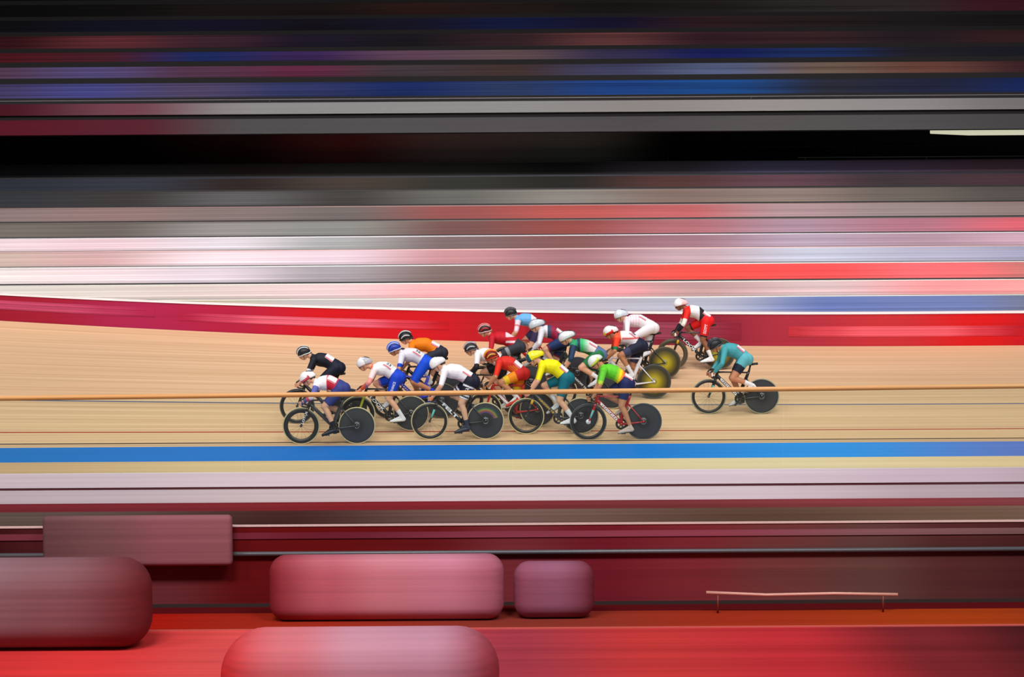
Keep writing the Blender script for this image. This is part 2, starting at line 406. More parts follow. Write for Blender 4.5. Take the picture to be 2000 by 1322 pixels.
for k_, (yy, Yd, x0, x1, c, lb, zb) in enumerate(((122, 17.86, -19, 12, (225, 215, 225), 'bright thin handrail running across the upper deck between its second and third benches', 148),
                                 (193, 15.4, -19, 19, (120, 112, 116), 'thin grey handrail just above the upper deck lip', 199),
                                 (62, 19.66, -13.4, -6.8, (190, 165, 160), 'short pale handrail high on the left of the upper deck', 90),
                                 (12, 21.46, -14.5, -12.2, (190, 185, 180), 'short white handrail in the top left corner', 33),
                                 (94, 18.76, -6, 3.5, (90, 72, 50), 'dim brownish handrail above the navy bench', 120))):
    a = MB(); z = zpx(yy, Yd) ; a.tube([(x0, Yd, z), (x1, Yd, z)], 0.013, n=6)
    t = a.build('deck_handrail', mat('deck_rail_%d' % yy, c, .35, k=1.6), None)
    for xx in [x0 + .3 + (x1 - x0 - .6) * j / 3 for j in range(4)]:
        a = MB(); a.box(xx - .012, xx + .012, Yd - .01, Yd + .01, zpx(zb, Yd) - 0.03, z - .01); a.build('post', mat('deck_post', (40, 36, 38), .5), t, False)
    tag(t, lb, 'handrail')
a = MB(); zl = zpx(266, 15.9); a.tube([(11.0, 15.9, zl + .05), (12.0, 15.9, zl), (13.4, 15.9, zl), (15.5, 15.9, zl + .06)], 0.07, 0.07, n=10)
em = bpy.data.materials.new('lamp_glow'); em.use_nodes = True; b = em.node_tree.nodes['Principled BSDF']
b.inputs['Emission Color'].default_value = (0.62, 0.62, 0.45, 1); b.inputs['Emission Strength'].default_value = 0.9; b.inputs['Base Color'].default_value = (.5, .5, .4, 1)
t = empty('strip_light', (13.2, 15.9, zl)); tag(t, 'long cream strip light hanging under the upper deck at the right', 'lamp')
o = a.build('diffuser', em, t); o.location = -Vector((13.2, 15.9, zl))
a = MB(); a.box(-2.2, 2.3, -0.05, 0.05, 0.09, 0.14)
for xx in (-1.6, 1.6): a.box(xx - .02, xx + .02, -.02, .02, .13, 0.36)
a.build('housing', mat('lamp_housing', (40, 40, 40), .5), t, False)

# ------------------------------------------------------------------ infield fence: boards, glass, wooden rail
YF = -5.7
ws1 = band_mat('kerb_white', k=1.30, stops=[(205, 200, 205), (212, 198, 205), (210, 198, 208), (222, 208, 218), (228, 214, 224), (222, 210, 222), (205, 190, 205), (165, 140, 150), (150, 118, 140)], grain=0.07)
ws2 = band_mat('kerb_white_low', k=1.25, stops=[(160, 155, 155), (188, 176, 182), (200, 190, 198), (212, 202, 206), (228, 216, 222), (218, 208, 218), (190, 178, 188), (165, 160, 172), (130, 120, 150)], grain=0.09)
fence = empty('infield_fence', (0, YF, -0.25)); tag(fence, 'long infield fence with white boards, clear glass and a wooden top rail', 'fence')
a = MB(); a.box(-12, 12, 0, .06, zpx(949, YF) + .25, zpx(921, YF) + .25); a.build('board', ws1, fence, False)
a = MB(); a.box(-12, 12, 0.0, .06, 0.0, zpx(954, YF) + .25); a.build('board', ws2, fence, False)
a = MB(); a.box(-12, 12, 0.02, .05, zpx(956, YF) + .25, zpx(947, YF) + .25); a.build('batten', mat('batten', (95, 40, 48), .7), fence, False)
railm = band_mat('rail_wood', [(205, 145, 80), (208, 148, 82), (215, 150, 88), (212, 155, 95), (208, 150, 92), (200, 150, 95), (196, 160, 110)], k=1.25, rough=0.35, grain=0.12, gscale=(0.3, 20, 40), spec=0.5)
zr = zpx(766.5, YF) + .25
a = MB(); a.tube([(-12 + 2 * i, 0.03, zr + (-12 + 2 * i) * 0.0055) for i in range(13)], 0.036, n=16); a.build('top_rail', railm, fence)
gm = bpy.data.materials.new('clear_glass'); gm.use_nodes = True; nt = gm.node_tree; nt.nodes.clear(); L = nt.links.new
tp = nt.nodes.new('ShaderNodeBsdfTransparent'); tp.inputs[0].default_value = (0.90, 0.99, 0.93, 1)
gl = nt.nodes.new('ShaderNodeBsdfGlossy'); gl.inputs['Roughness'].default_value = 0.05
df = nt.nodes.new('ShaderNodeBsdfDiffuse'); df.inputs[0].default_value = (.75, .8, .78, 1)
fr = nt.nodes.new('ShaderNodeFresnel'); fr.inputs[0].default_value = 1.25
m1 = nt.nodes.new('ShaderNodeMixShader'); m2 = nt.nodes.new('ShaderNodeMixShader'); m2.inputs[0].default_value = 0.012
ou = nt.nodes.new('ShaderNodeOutputMaterial')
L(fr.outputs[0], m1.inputs[0]); L(tp.outputs[0], m1.inputs[1]); L(gl.outputs[0], m1.inputs[2]); L(m1.outputs[0], m2.inputs[1]); L(df.outputs[0], m2.inputs[2]); L(m2.outputs[0], ou.inputs[0])
for k in range(6):
    x0 = -12 + 4 * k
    a = MB(); zt = zr - .03
    a.add([(x0 + .004, .03, zpx(921, YF) + .25), (x0 + 3.996, .03, zpx(921, YF) + .25), (x0 + 3.996, .03, zt + (x0 + 4) * .0055), (x0 + .004, .03, zt + x0 * .0055)], [(0, 1, 2, 3)])
    g = a.build('glass_pane', gm, fence, False)

# ------------------------------------------------------------------ infield
ZF = -0.25


def slab(name, y0, y1, m, label, z=ZF, th=.04):
    a = MB(); a.box(-13, 13, y0, y1, z - th, z); m.node_tree.nodes['Principled BSDF'].inputs['Specular IOR Level'].default_value = 0.04; o = struct(a.build(name, m, None, False)); o['label'] = label; return o


slab('floor.006', -6.55, YF, band_mat('carpet_maroon', [(95, 30, 34), (105, 28, 36), (112, 30, 38), (120, 22, 30), (110, 40, 44), (125, 50, 55), (120, 60, 66), (105, 84, 104)], grain=.12), 'maroon carpet strip behind the white boards')
slab('floor.007', -7.95, -6.55, band_mat('mat_brown', [(54, 36, 32), (96, 78, 72), (88, 72, 66), (62, 30, 26), (110, 84, 76), (88, 62, 50), (108, 82, 66), (140, 110, 108), (118, 112, 120)], grain=.2), 'brownish grey mat strip on the infield')
slab('floor.008', -13.9, -7.95, mat('carpet_dark', (90, 15, 20), .9), 'dark red carpet behind the low hoarding')
slab('floor.009', -14.75, -13.9, band_mat('carpet_rust', [(130, 45, 45), (168, 40, 28), (175, 8, 4), (165, 45, 28), (140, 55, 45), (165, 50, 28), (170, 62, 20), (140, 50, 30), (90, 28, 28)], -9, 9, grain=.12), 'rust red carpet strip in front of the hoarding')
slab('floor.010', -26, -14.75, band_mat('carpet_red', [(135, 45, 46), (210, 52, 52), (232, 62, 62), (228, 84, 84), (212, 74, 90), (170, 60, 74), (202, 58, 58), (196, 48, 56), (124, 38, 44), (70, 24, 28), (52, 16, 20)], -6.5, 6.5, grain=.14), 'bright red carpet in the foreground')
a = MB(); a.box(-13, 13, -14.78, -14.74, ZF, ZF + .012); struct(a.build('trim_3', mat('carpet_edge', (215, 95, 88), .6), None, False))['label'] = 'thin pale edge strip on the red carpet'
YH = -13.55
hoard = empty('low_hoarding', (0, YH, ZF)); tag(hoard, 'long low dark red hoarding with a thin white cap across the infield', 'hoarding')
hh = zpx(1028, YH) - ZF
hm = band_mat('hoarding_red', [(60, 4, 8), (92, 30, 36), (110, 44, 50), (104, 2, 6), (112, 1, 4), (112, 10, 16), (128, 44, 52), (120, 22, 38), (130, 40, 50), (118, 58, 58), (104, 66, 62), (88, 42, 42), (78, 30, 32)], -5.6, 5.6, grain=.14)
a = MB(); a.box(-13, 13, 0, .06, 0, hh); a.build('panel', hm, hoard, False)
a = MB(); a.box(-13, 13, -.01, .07, hh, hh + .012); a.build('cap', mat('cap_white', (235, 195, 190), .5), hoard, False)
a = MB(); a.tube([(-13, -.035, zpx(1081, YH) - ZF), (13, -.035, zpx(1081, YH) - ZF)], 0.026, n=10); a.build('pipe', mat('pipe_grey', (98, 98, 104), .35, 0.3), hoard)
a = MB(); a.box(-13, 13, -.012, .0, zpx(1052, YH) - ZF, zpx(1040, YH) - ZF); a.build('stripe', band_mat('stripe_pink', [(120, 50, 62), (140, 60, 76), (120, 30, 50), (150, 62, 82), (150, 68, 88), (140, 95, 100), (120, 90, 88)], -6, 6, grain=.1), hoard, False)
a = MB(); a.box(-13, 13, -.02, .0, 0.0, .035); a.build('kick_board', mat('kick_dark', (46, 30, 28), .7), hoard, False)


def pad(name, x0, x1, Y, z0, z1, depth, m, label, cat, group=None, r=0.12):
    """block with fully rounded corners"""
    me = bpy.data.meshes.new(name); bm = bmesh.new(); bmesh.ops.create_cube(bm, size=1.0)
    for v in bm.verts: v.co = Vector((v.co.x * (x1 - x0), v.co.y * depth, v.co.z * (z1 - z0)))
    bmesh.ops.bevel(bm, geom=bm.edges[:] , offset=min(r, depth * .48, (z1 - z0) * .48), segments=8, affect='EDGES', profile=0.5)
    bm.to_mesh(me); bm.free()
    me.polygons.foreach_set('use_smooth', [True] * len(me.polygons))
    o = link_mesh(name, me, None, [m]); o.location = ((x0 + x1) / 2, Y, (z0 + z1) / 2); tag(o, label, cat, group); return o


PX = 0.00535  # metres per pixel at the hoarding
pad('stand_in_sheet', -4.92, -2.94, YH - .13, zpx(1103, YH - .1), zpx(1003, YH - .1), .12, band_mat('blur_greypink', [(110, 72, 76), (128, 84, 88), (150, 90, 100), (150, 92, 100)], -1, 1, grain=.12), 'greyish pink stand-in for a blurred figure, hung over the top of the low hoarding at the left', 'cloth', r=.05)  # made-up sheet standing in for a blurred pale figure
a = MB(); pad('stand_in_block', -6.2, -3.45, -15.45, ZF, zpx(1085, -15.4), .6, band_mat('blur_mauvegrey', [(138, 110, 116), (142, 112, 120), (135, 92, 100), (110, 40, 46)], -1.4, 1.4, grain=.12), 'greyish pink stand-in block for a blurred figure at the left edge of the red carpet', 'stand-in block', r=.29)  # this and the next blocks are made-up stand-ins, blur fade painted into their ends
pad('stand_in_block', -2.48, -0.10, -14.25, ZF, zpx(1086, -14.3), .36, band_mat('blur_pink', [(140, 40, 50), (190, 100, 115), (204, 128, 142), (204, 130, 152), (170, 95, 115)], -1.2, 1.2, grain=.12), 'middle pink stand-in block for a blurred figure standing against the low hoarding', 'stand-in block', r=.17)
pad('stand_in_block', 0.0, 0.82, -14.2, ZF, zpx(1100, -14.2), .34, band_mat('blur_mauve', [(150, 78, 100), (150, 92, 118), (110, 34, 44)], -.5, .5, grain=.12), 'short mauve stand-in block for a blurred figure to the right of the middle pink one', 'stand-in block', r=.16)
pad('stand_in_block', -2.35, -0.12, -18.2, ZF, zpx(1232, -18.2), .8, band_mat('blur_rose', [(225, 60, 62), (222, 120, 130), (212, 150, 170), (205, 145, 168), (165, 62, 76)], -1.1, 1.1, grain=.12), 'large rose stand-in block for a blurred figure at the bottom edge of the picture', 'stand-in block', r=.34)
a = MB(); zz = zpx(1168, -14.05)
a.tube([(1.98, -14.05, zz + .02), (2.6, -14.05, zz - .01), (3.3, -14.05, zz), (3.95, -14.05, zz - .015)], 0.016, n=8)
t = a.build('pale_pole', mat('pole_pale', (225, 165, 150), .4)); tag(t, 'thin pale pole held low in front of the hoarding at the right', 'pole')
for xx in (2.1, 3.8):
    a = MB(); a.tube([(xx, -14.05, ZF), (xx, -14.05, zz - .01)], 0.010, n=8); a.build('foot', mat('pole_foot', (120, 50, 30), .5), t)

# ================================================================== bicycles
BLK = mat('carbon_black', (26, 27, 31), 0.3, coat=0.4)
TYRE_TAN = mat('tyre_tan', (196, 180, 138), 0.6); TYRE_GREY = mat('tyre_grey', (74, 76, 82), 0.6); TYRE_PALE = mat('tyre_pale', (150, 152, 128), 0.6)
TYRE_BROWN = mat('tyre_brown', (98, 84, 62), 0.6)
RIM = mat('rim_black', (30, 31, 34), 0.3); STEEL = mat('steel', (150, 152, 156), 0.25, 0.9); SPOKE = mat('spoke_dark', (62, 62, 64), 0.4)
RIM_BROWN = mat('rim_brown', (74, 66, 52), 0.35)
SADDLE = mat('saddle_black', (22, 22, 24), 0.55); TAPE = mat('bar_black', (20, 20, 23), 0.5); CHAIN = mat('chain_steel', (110, 106, 100), 0.3, 0.9)
WHITE = mat('decal_white', (236, 236, 240), 0.45); DARKINK = mat('decal_dark', (40, 42, 50), 0.45)


def disc_mat(name, stops):
    """concentric paint of a disc wheel, by distance from its hub"""
    m = bpy.data.materials.new(name); m.use_nodes = True; nt = m.node_tree; b = nt.nodes['Principled BSDF']; L = nt.links.new
    b.inputs['Roughness'].default_value = 0.38
    tc = nt.nodes.new('ShaderNodeTexCoord'); mp = nt.nodes.new('ShaderNodeMapping'); mp.inputs['Scale'].default_value = (1, 0, 1)
    vl = nt.nodes.new('ShaderNodeVectorMath'); vl.operation = 'LENGTH'
    mr = nt.nodes.new('ShaderNodeMapRange'); mr.inputs['From Max'].default_value = 0.33
    cr = nt.nodes.new('ShaderNodeValToRGB'); els = cr.color_ramp.elements
    for i, (p, c) in enumerate(stops):
        e = els[0] if i == 0 else (els[len(els) - 1] if i == len(stops) - 1 else els.new(p))
        e.position = p; e.color = lin(c) + [1]
    L(tc.outputs['Object'], mp.inputs[0]); L(mp.outputs[0], vl.inputs[0]); L(vl.outputs['Value'], mr.inputs['Value'])
    L(mr.outputs[0], cr.inputs['Fac']); L(cr.outputs[0], b.inputs['Base Color'])
    return m


DISC = disc_mat('disc_black', [(0, (34, 34, 38)), (.30, (30, 30, 34)), (.45, (44, 45, 50)), (.8, (50, 52, 58)), (1, (32, 33, 38))])
DISC_Y = disc_mat('disc_yellow', [(0, (200, 186, 30)), (.25, (176, 160, 14)), (.55, (112, 98, 14)), (.8, (48, 44, 26)), (1, (62, 58, 46))])


def wheel_meshes():
    W = {}
    a = MB()
    a.lathe([(.3225 + .0120 * math.cos(t * math.pi / 5), .0118 * math.sin(t * math.pi / 5)) for t in range(10)], 56, closed=True); W['tyre'] = a.mesh('tyre')
    for nm, ri in (('rim', .262), ('rim_deep', .235)):
        a = MB(); a.lathe([(.314, -.010), (.29, -.0115), (ri + .01, -.008), (ri, 0), (ri + .01, .008), (.29, .0115), (.314, .010)], 56, closed=True); W[nm] = a.mesh(nm)
    a = MB()
    for k in range(16):
        t = 2 * math.pi * k / 16; s_ = (-1) ** k
        a.tube([(.014 * math.cos(t + .9 * s_), .022 * s_, .014 * math.sin(t + .9 * s_)), (.27 * math.cos(t), 0, .27 * math.sin(t))], .0014, n=5)
    W['spokes'] = a.mesh('spokes')
    a = MB(); a.lathe([(0.0, -.052), (.009, -.052), (.010, -.034), (.022, -.030), (.022, -.022), (.012, -.018), (.012, .018), (.022, .022), (.022, .030), (.010, .034), (.009, .052), (0, .052)], 20); W['hub'] = a.mesh('hub')
    a = MB(); a.lathe([(.314, -.010), (.22, -.016), (.08, -.024), (.03, -.027), (.0, -.027)], 56); a.lathe([(0, .027), (.03, .027), (.08, .024), (.22, .016), (.314, .010)], 56); W['disc'] = a.mesh('disc')
    a = MB(); a.lathe([(0, -.056), (.008, -.056), (.010, -.040), (.020, -.036), (.024, -.028), (.024, -.020)], 20); a.lathe([(.024, .020), (.024, .028), (.020, .036), (.010, .040), (.008, .056), (0, .056)], 20); W['hub_cap'] = a.mesh('hub_cap')
    a = MB(); a.lathe([(.040, -.0285), (.052, -.0275), (.052, -.0262), (.040, -.0270)], 32, closed=True); W['ring'] = a.mesh('ring')
    for k, me in W.items(): me.materials.append(None)
    return W


WM = wheel_meshes()
BBP = Vector((.10, 0, .285)); ZR = .334


def frame_meshes():
    F = {}
    a = MB()
    a.tube([(-.318, 0, .835), (-.330, 0, .79), (-.350, 0, .73), (-.362, 0, .695)], [.020, .024, .030, .026], [.017, .018, .019, .020])      # head tube
    a.tube([(-.335, 0, .795), (-.20, 0, .795), (.0, 0, .790), (.19, 0, .784), (.262, 0, .780)], [.020, .016, .014, .015, .018], [.014, .013, .012, .013, .013])  # top tube
    a.tube([(-.345, 0, .735), (-.25, 0, .64), (-.10, 0, .495), (.03, 0, .365), (.09, 0, .300)], [.030, .034, .034, .033, .030], [.018, .018, .018, .022, .026])  # down tube
    a.tube([(.262, 0, .815), (.235, 0, .74), (.175, 0, .60), (.118, 0, .46), (.100, 0, .36), (.10, 0, .29)], [.022, .028, .034, .034, .028, .03], [.014, .014, .014, .015, .022, .028])  # seat tube
    a.tube([(.10, -.034, .285), (.10, .034, .285)], .028, n=16, up=(1, 0, 0))
    for s_ in (-1, 1):
        a.tube([(.11, .024 * s_, .287), (.20, .042 * s_, .295), (.36, .058 * s_, .315), (.505, .060 * s_, .334)], [.022, .017, .013, .010], [.010, .007, .006, .006], n=10)
        a.tube([(.205, .010 * s_, .665), (.30, .034 * s_, .565), (.42, .052 * s_, .425), (.500, .058 * s_, .336)], [.016, .011, .009, .008], [.006, .006, .006, .005], n=10)
        a.ball((.503, .060 * s_, .335), (.018, .006, .018))
    F['frame'] = a.mesh('frame')
    a = MB()
    a.tube([(-.362, 0, .700), (-.368, 0, .680)], [.026, .026], [.022, .05])
    for s_ in (-1, 1):
        a.tube([(-.362, .040 * s_, .690), (-.385, .050 * s_, .62), (-.43, .054 * s_, .49), (-.475, .054 * s_, .385), (-.500, .054 * s_, .334)], [.026, .024, .019, .014, .010], [.009, .008, .007, .006, .005], n=10)
        a.ball((-.50, .055 * s_, .334), (.014, .006, .014))
    F['fork'] = a.mesh('fork')
    a = MB(); a.tube([(.262, 0, .80), (.275, 0, .86), (.290, 0, .925)], [.020, .018, .016], [.012, .012, .011]); F['seatpost'] = a.mesh('seatpost')
    a = MB()
    n = 9; pr = [(.165, .010, .955), (.20, .018, .957), (.26, .026, .958), (.33, .048, .964), (.385, .068, .972), (.425, .060, .975)]
    vs, fs = [], []
    for (x, hw, z) in pr:
        for k in range(n):
            t = -1 + 2 * k / (n - 1); vs.append((x, hw * t, z - .022 * t * t - .002)); 
        for k in range(n):
            t = 1 - 2 * k / (n - 1); vs.append((x, hw * t * .94, z - .022 * t * t - .020))
    m = 2 * n
    for i in range(len(pr) - 1):
        for k in range(m): fs.append((i * m + k, i * m + (k + 1) % m, (i + 1) * m + (k + 1) % m, (i + 1) * m + k))
    fs.append(tuple(range(m))[::-1]); fs.append(tuple((len(pr) - 1) * m + k for k in range(m))); a.add(vs, fs)
    for s_ in (-1, 1): a.tube([(.19, .018 * s_, .940), (.23, .022 * s_, .925), (.34, .022 * s_, .928), (.40, .024 * s_, .950)], .0035, n=6)
    F['saddle'] = a.mesh('saddle')
    a = MB(); a.tube([(-.318, 0, .825), (-.345, 0, .838), (-.405, 0, .842)], [.022, .020, .018], [.018, .016, .020]); F['stem'] = a.mesh('stem')
    a = MB()
    for s_ in (-1, 1):
        a.tube([(-.405, 0, .842), (-.405, .08 * s_, .843), (-.410, .15 * s_, .842), (-.430, .185 * s_, .836), (-.465, .197 * s_, .822), (-.490, .20 * s_, .790), (-.493, .202 * s_, .755), (-.478, .204 * s_, .722), (-.445, .206 * s_, .700), (-.400, .207 * s_, .692), (-.350, .208 * s_, .690)],
               [.016, .016, .015, .014, .0135, .0135, .0145, .0145, .0145, .0145, .0140], n=12, up=(0, 0, 1))
    F['handlebar'] = a.mesh('handlebar')
    a = MB(); a.lathe([(.066, .030), (.098, .030), (.103, .033), (.098, .036), (.066, .036)], 40, c=(.10, .005, .285), closed=True)
    for k in range(5):
        t = 2 * math.pi * k / 5 + .3; a.tube([(.10 + .015 * math.cos(t), .037, .285 + .015 * math.sin(t)), (.10 + .075 * math.cos(t), .038, .285 + .075 * math.sin(t))], [.012, .008], [.004, .003], n=8)
    F['chainring'] = a.mesh('chainring')
    a = MB()
    for (za, zb) in ((.285 + .101, .334 + .034), (.285 - .101, .334 - .034)): a.tube([(.10, .040, za), (.50, .040, zb)], [.005, .005], [.004, .004], n=6)
    a.tube([(.10 + .101 * math.cos(t), .040, .285 + .101 * math.sin(t)) for t in [math.pi / 2 + k * math.pi / 12 for k in range(13)]], [.005] * 13, [.004] * 13, n=6)
    a.lathe([(.020, .036), (.034, .036), (.034, .044), (.020, .044)], 20, c=(.50, 0, .334), closed=True)
    F['chain'] = a.mesh('chain')
    a = MB(); a.tube([(0, 0, 0), (.08, 0, 0), (.165, 0, 0)], [.016, .012, .010], [.008, .006, .006], n=10); F['crank'] = a.mesh('crank')
    a = MB(); a.tube([(0, -.045, 0), (0, .045, 0)], .008, n=8, up=(1, 0, 0)); a.box(-.038, .038, -.030, .030, -.009, .009); F['pedal'] = a.mesh('pedal')
    a = MB(); a.tube([(-.410, -.052, .548), (-.440, -.0555, .467), (-.468, -.0555, .402)], [.021, .018, .015], [.0092, .0082, .0072], n=10); F['fork_decal'] = a.mesh('fork_decal')
    a = MB(); a.tube([(-.375, -.0525, .640), (-.405, -.0535, .560)], [.025, .022], [.0098, .0092], n=10); F['fork_decal2'] = a.mesh('fork_decal2')
    for me in F.values(): me.materials.append(None)
    return F


FM = frame_meshes()


def inst(name, me, m, parent, loc=None):
    o = bpy.data.objects.new(name, me); C.objects.link(o); o.parent = parent
    o.material_slots[0].link = 'OBJECT'; o.material_slots[0].material = m
    if loc is not None: o.location = loc
    return o


_txt = {}


def text_mesh(s_, bold=0.012, shear=0.0):
    """flat letters, height about 1, centred"""
    key = (s_, bold, shear)
    if key in _txt: return _txt[key]
    cu = bpy.data.curves.new('lettering', 'FONT'); cu.body = s_; cu.size = 1.0; cu.align_x = 'CENTER'; cu.align_y = 'CENTER'; cu.offset = bold; cu.shear = shear; cu.resolution_u = 3
    o = bpy.data.objects.new('lettering', cu); C.objects.link(o)
    bpy.context.view_layer.update()
    me = bpy.data.meshes.new_from_object(o.evaluated_get(bpy.context.evaluated_depsgraph_get()))
    vs = [v.co.copy() for v in me.vertices]; fs = [tuple(p.vertices) for p in me.polygons]
    bpy.data.objects.remove(o); bpy.data.curves.remove(cu); bpy.data.meshes.remove(me)
    x0 = min(v.x for v in vs); x1 = max(v.x for v in vs); z0 = min(v.y for v in vs); z1 = max(v.y for v in vs)
    vs = [((v.x - (x0 + x1) / 2) / (x1 - x0), (v.y - (z0 + z1) / 2) / (z1 - z0)) for v in vs]
    _txt[key] = (vs, fs)
    return _txt[key]


def flat_text(s_, c, ux, uy, wid, hei, m, parent, name='lettering', bold=0.012):
    vs, fs = text_mesh(s_, bold)
    c = Vector(c); ux = Vector(ux).normalized(); uy = Vector(uy).normalized()
    return mk(name, [c + ux * (a * wid) + uy * (b * hei) for a, b in vs], fs, m, parent, smooth=False)


DT = Vector((.435, 0, -.435)).normalized(); DU = Vector((.7, 0, .7))


def bicycle(d, label):
    t = empty('track_bicycle'); tag(t, label, 'bicycle', 'track bicycles of the racing bunch')
    fr = inst('frame', FM['frame'], d['frame'], t); fk = inst('fork', FM['fork'], d.get('fork', d['frame']), t)
    inst('seatpost', FM['seatpost'], d.get('post', BLK), t); inst('saddle', FM['saddle'], SADDLE, t)
    inst('stem', FM['stem'], BLK, t); inst('handlebar', FM['handlebar'], TAPE, t)
    tm = d.get('tyre', TYRE_TAN)
    f = inst('front_wheel', WM['rim_deep' if d.get('deep') else 'rim'], d.get('rim', RIM), t, (-.5, 0, ZR))
    inst('tyre', WM['tyre'], tm, f); inst('spokes', WM['spokes'], SPOKE, f); h = inst('hub', WM['hub'], d.get('hub', STEEL), f)
    if 'hubscale' in d: h.scale = (d['hubscale'], 1.15, d['hubscale'])
    r = inst('rear_wheel', WM['disc'], d.get('disc', DISC), t, (.5, 0, ZR))
    inst('tyre', WM['tyre'], d.get('rtyre', tm), r); inst('hub', WM['hub_cap'], STEEL, r); inst('hub_ring', WM['ring'], d.get('ring', STEEL), r)
    th = d['phase']
    cs = inst('chainring', FM['chainring'], BLK, t); inst('chain', FM['chain'], CHAIN, t)
    for s_, a_ in ((-1, th), (1, th + math.pi)):
        c_ = inst('crank', FM['crank'], d.get('crank', BLK), t, (.10, .050 * s_, .285)); c_.rotation_euler = (0, -a_, 0)
        inst('pedal', FM['pedal'], STEEL, t, (.10 + .165 * math.cos(a_), .100 * s_, .285 + .165 * math.sin(a_)))
    if 'text' in d:
        s_, m_, ln, hh_ = d['text']
        flat_text(s_, Vector((-.13, -.0245, .523)), DT, DU, ln, hh_, m_, fr, bold=d.get('bold', .02))
        flat_text(s_, Vector((-.13, .0245, .523)), -DT, DU, ln, hh_, m_, fr, bold=d.get('bold', .02))
    if 'panel' in d:
        pm, im = d['panel']; a = MB(); n = 9
        c = Vector((-.12, -.0225, .513)); L_ = .21; H_ = .022
        a.add([c - DT * L_ - DU * H_, c + DT * L_ - DU * H_, c + DT * (L_ - .02) + DU * H_, c - DT * (L_ + .02) + DU * H_], [(0, 1, 2, 3)])
        a.build('frame_panel', pm, fr, False)
        if im:
            a = MB()
            for k in range(n):
                q = c + DT * (-.17 + k * .042) + Vector((0, -.002, 0)); w_ = .010 + .005 * ((k * 7) % 3); h_ = .010 + .004 * ((k * 5) % 2)
                a.add([q - DT * w_ - DU * h_, q + DT * w_ * .3 - DU * h_, q + DT * w_ + DU * h_, q - DT * w_ * .2 + DU * h_], [(0, 1, 2, 3)])
            a.build('frame_marks', im, fr, False)
    if 'fork_decal' in d: inst('fork_decal', FM['fork_decal'], d['fork_decal'], fk)
    if 'fork_decal2' in d: inst('fork_decal', FM['fork_decal2'], d['fork_decal2'], fk)
    if 'fork_text' in d:
        flat_text(d['fork_text'], (-.432, -.066, .485), (.36, 0, .93), (-.93, 0, .36), .24, .038, WHITE, fk, bold=.03)
    if d.get('rainbow'):
        for i, c in enumerate([(96, 64, 104), (140, 78, 66), (140, 124, 50), (44, 100, 72)]):
            a = MB(); r0 = .150 + i * .022; vs = []; fs = []
            for k in range(17):
                an = R(15 + 7.5 * k)
                for rr in (r0, r0 + .022): vs.append((rr * math.cos(an), -.0235 + .06 * (rr - .15), rr * math.sin(an)))
            for k in range(16): fs.append((2 * k, 2 * k + 1, 2 * k + 3, 2 * k + 2))
            a.add(vs, fs); a.build('rainbow_band', mat('rainbow_%d' % i, c, .4), r, False)
    if d.get('emblem', True):
        a = MB()
        for k in range(5):
            x = -.050 + k * .021; h_ = .018 + .010 * (2 - abs(k - 2))
            a.add([(x, -.0295, .040), (x + .015, -.0295, .040), (x + .010, -.0285, .040 + h_), (x + .003, -.0285, .040 + h_)], [(0, 1, 2, 3)])
        a.build('emblem', d.get('embm', mat('emblem_grey', (150, 150, 156), .4)), r, False)
    return t


# ================================================================== riders
def cloth_mat():
    m = bpy.data.materials.new('race_cloth'); m.use_nodes = True; nt = m.node_tree; b = nt.nodes['Principled BSDF']
    b.inputs['Roughness'].default_value = 0.62; b.inputs['Specular IOR Level'].default_value = 0.25
    at = nt.nodes.new('ShaderNodeVertexColor'); at.layer_name = 'Col'
    tc = nt.nodes.new('ShaderNodeTexCoord'); nz = nt.nodes.new('ShaderNodeTexNoise'); nz.inputs['Scale'].default_value = 60
    bp = nt.nodes.new('ShaderNodeBump'); bp.inputs['Strength'].default_value = 0.12; bp.inputs['Distance'].default_value = 0.01
    nt.links.new(tc.outputs['Object'], nz.inputs['Vector']); nt.links.new(nz.outputs['Fac'], bp.inputs['Height'])
    nt.links.new(bp.outputs[0], b.inputs['Normal']); nt.links.new(at.outputs['Color'], b.inputs['Base Color'])
    return m


CLOTH = cloth_mat()
SKINS = {'light': mat('skin_light', (226, 170, 138), .5), 'tan': mat('skin_tan', (196, 134, 96), .5), 'brown': mat('skin_brown', (140, 90, 62), .5)}
EYEW = mat('eye_white', (225, 222, 218), .3); EYED = mat('eye_dark', (40, 26, 18), .2); LIP = mat('lips', (176, 96, 86), .5)
VISOR = mat('visor_dark', (34, 30, 34), .12, coat=.6); STRAP = mat('strap_black', (22, 22, 24), .7)


def ik(a, b, l1, l2, pole):
    a, b = Vector(a), Vector(b); d = b - a; L_ = min(d.length, (l1 + l2) * .998); dn = d.normalized()
    x = (l1 * l1 - l2 * l2 + L_ * L_) / (2 * L_); h = math.sqrt(max(1e-6, l1 * l1 - x * x))
    p = Vector(pole) - dn * Vector(pole).dot(dn); p.normalize()
    return a + dn * x + p * h


def seg_d(p, a, b):
    ab = b - a; t = max(0.0, min(1.0, (p - a).dot(ab) / max(ab.length_squared, 1e-8)))
    return (p - (a + ab * t)).length, t


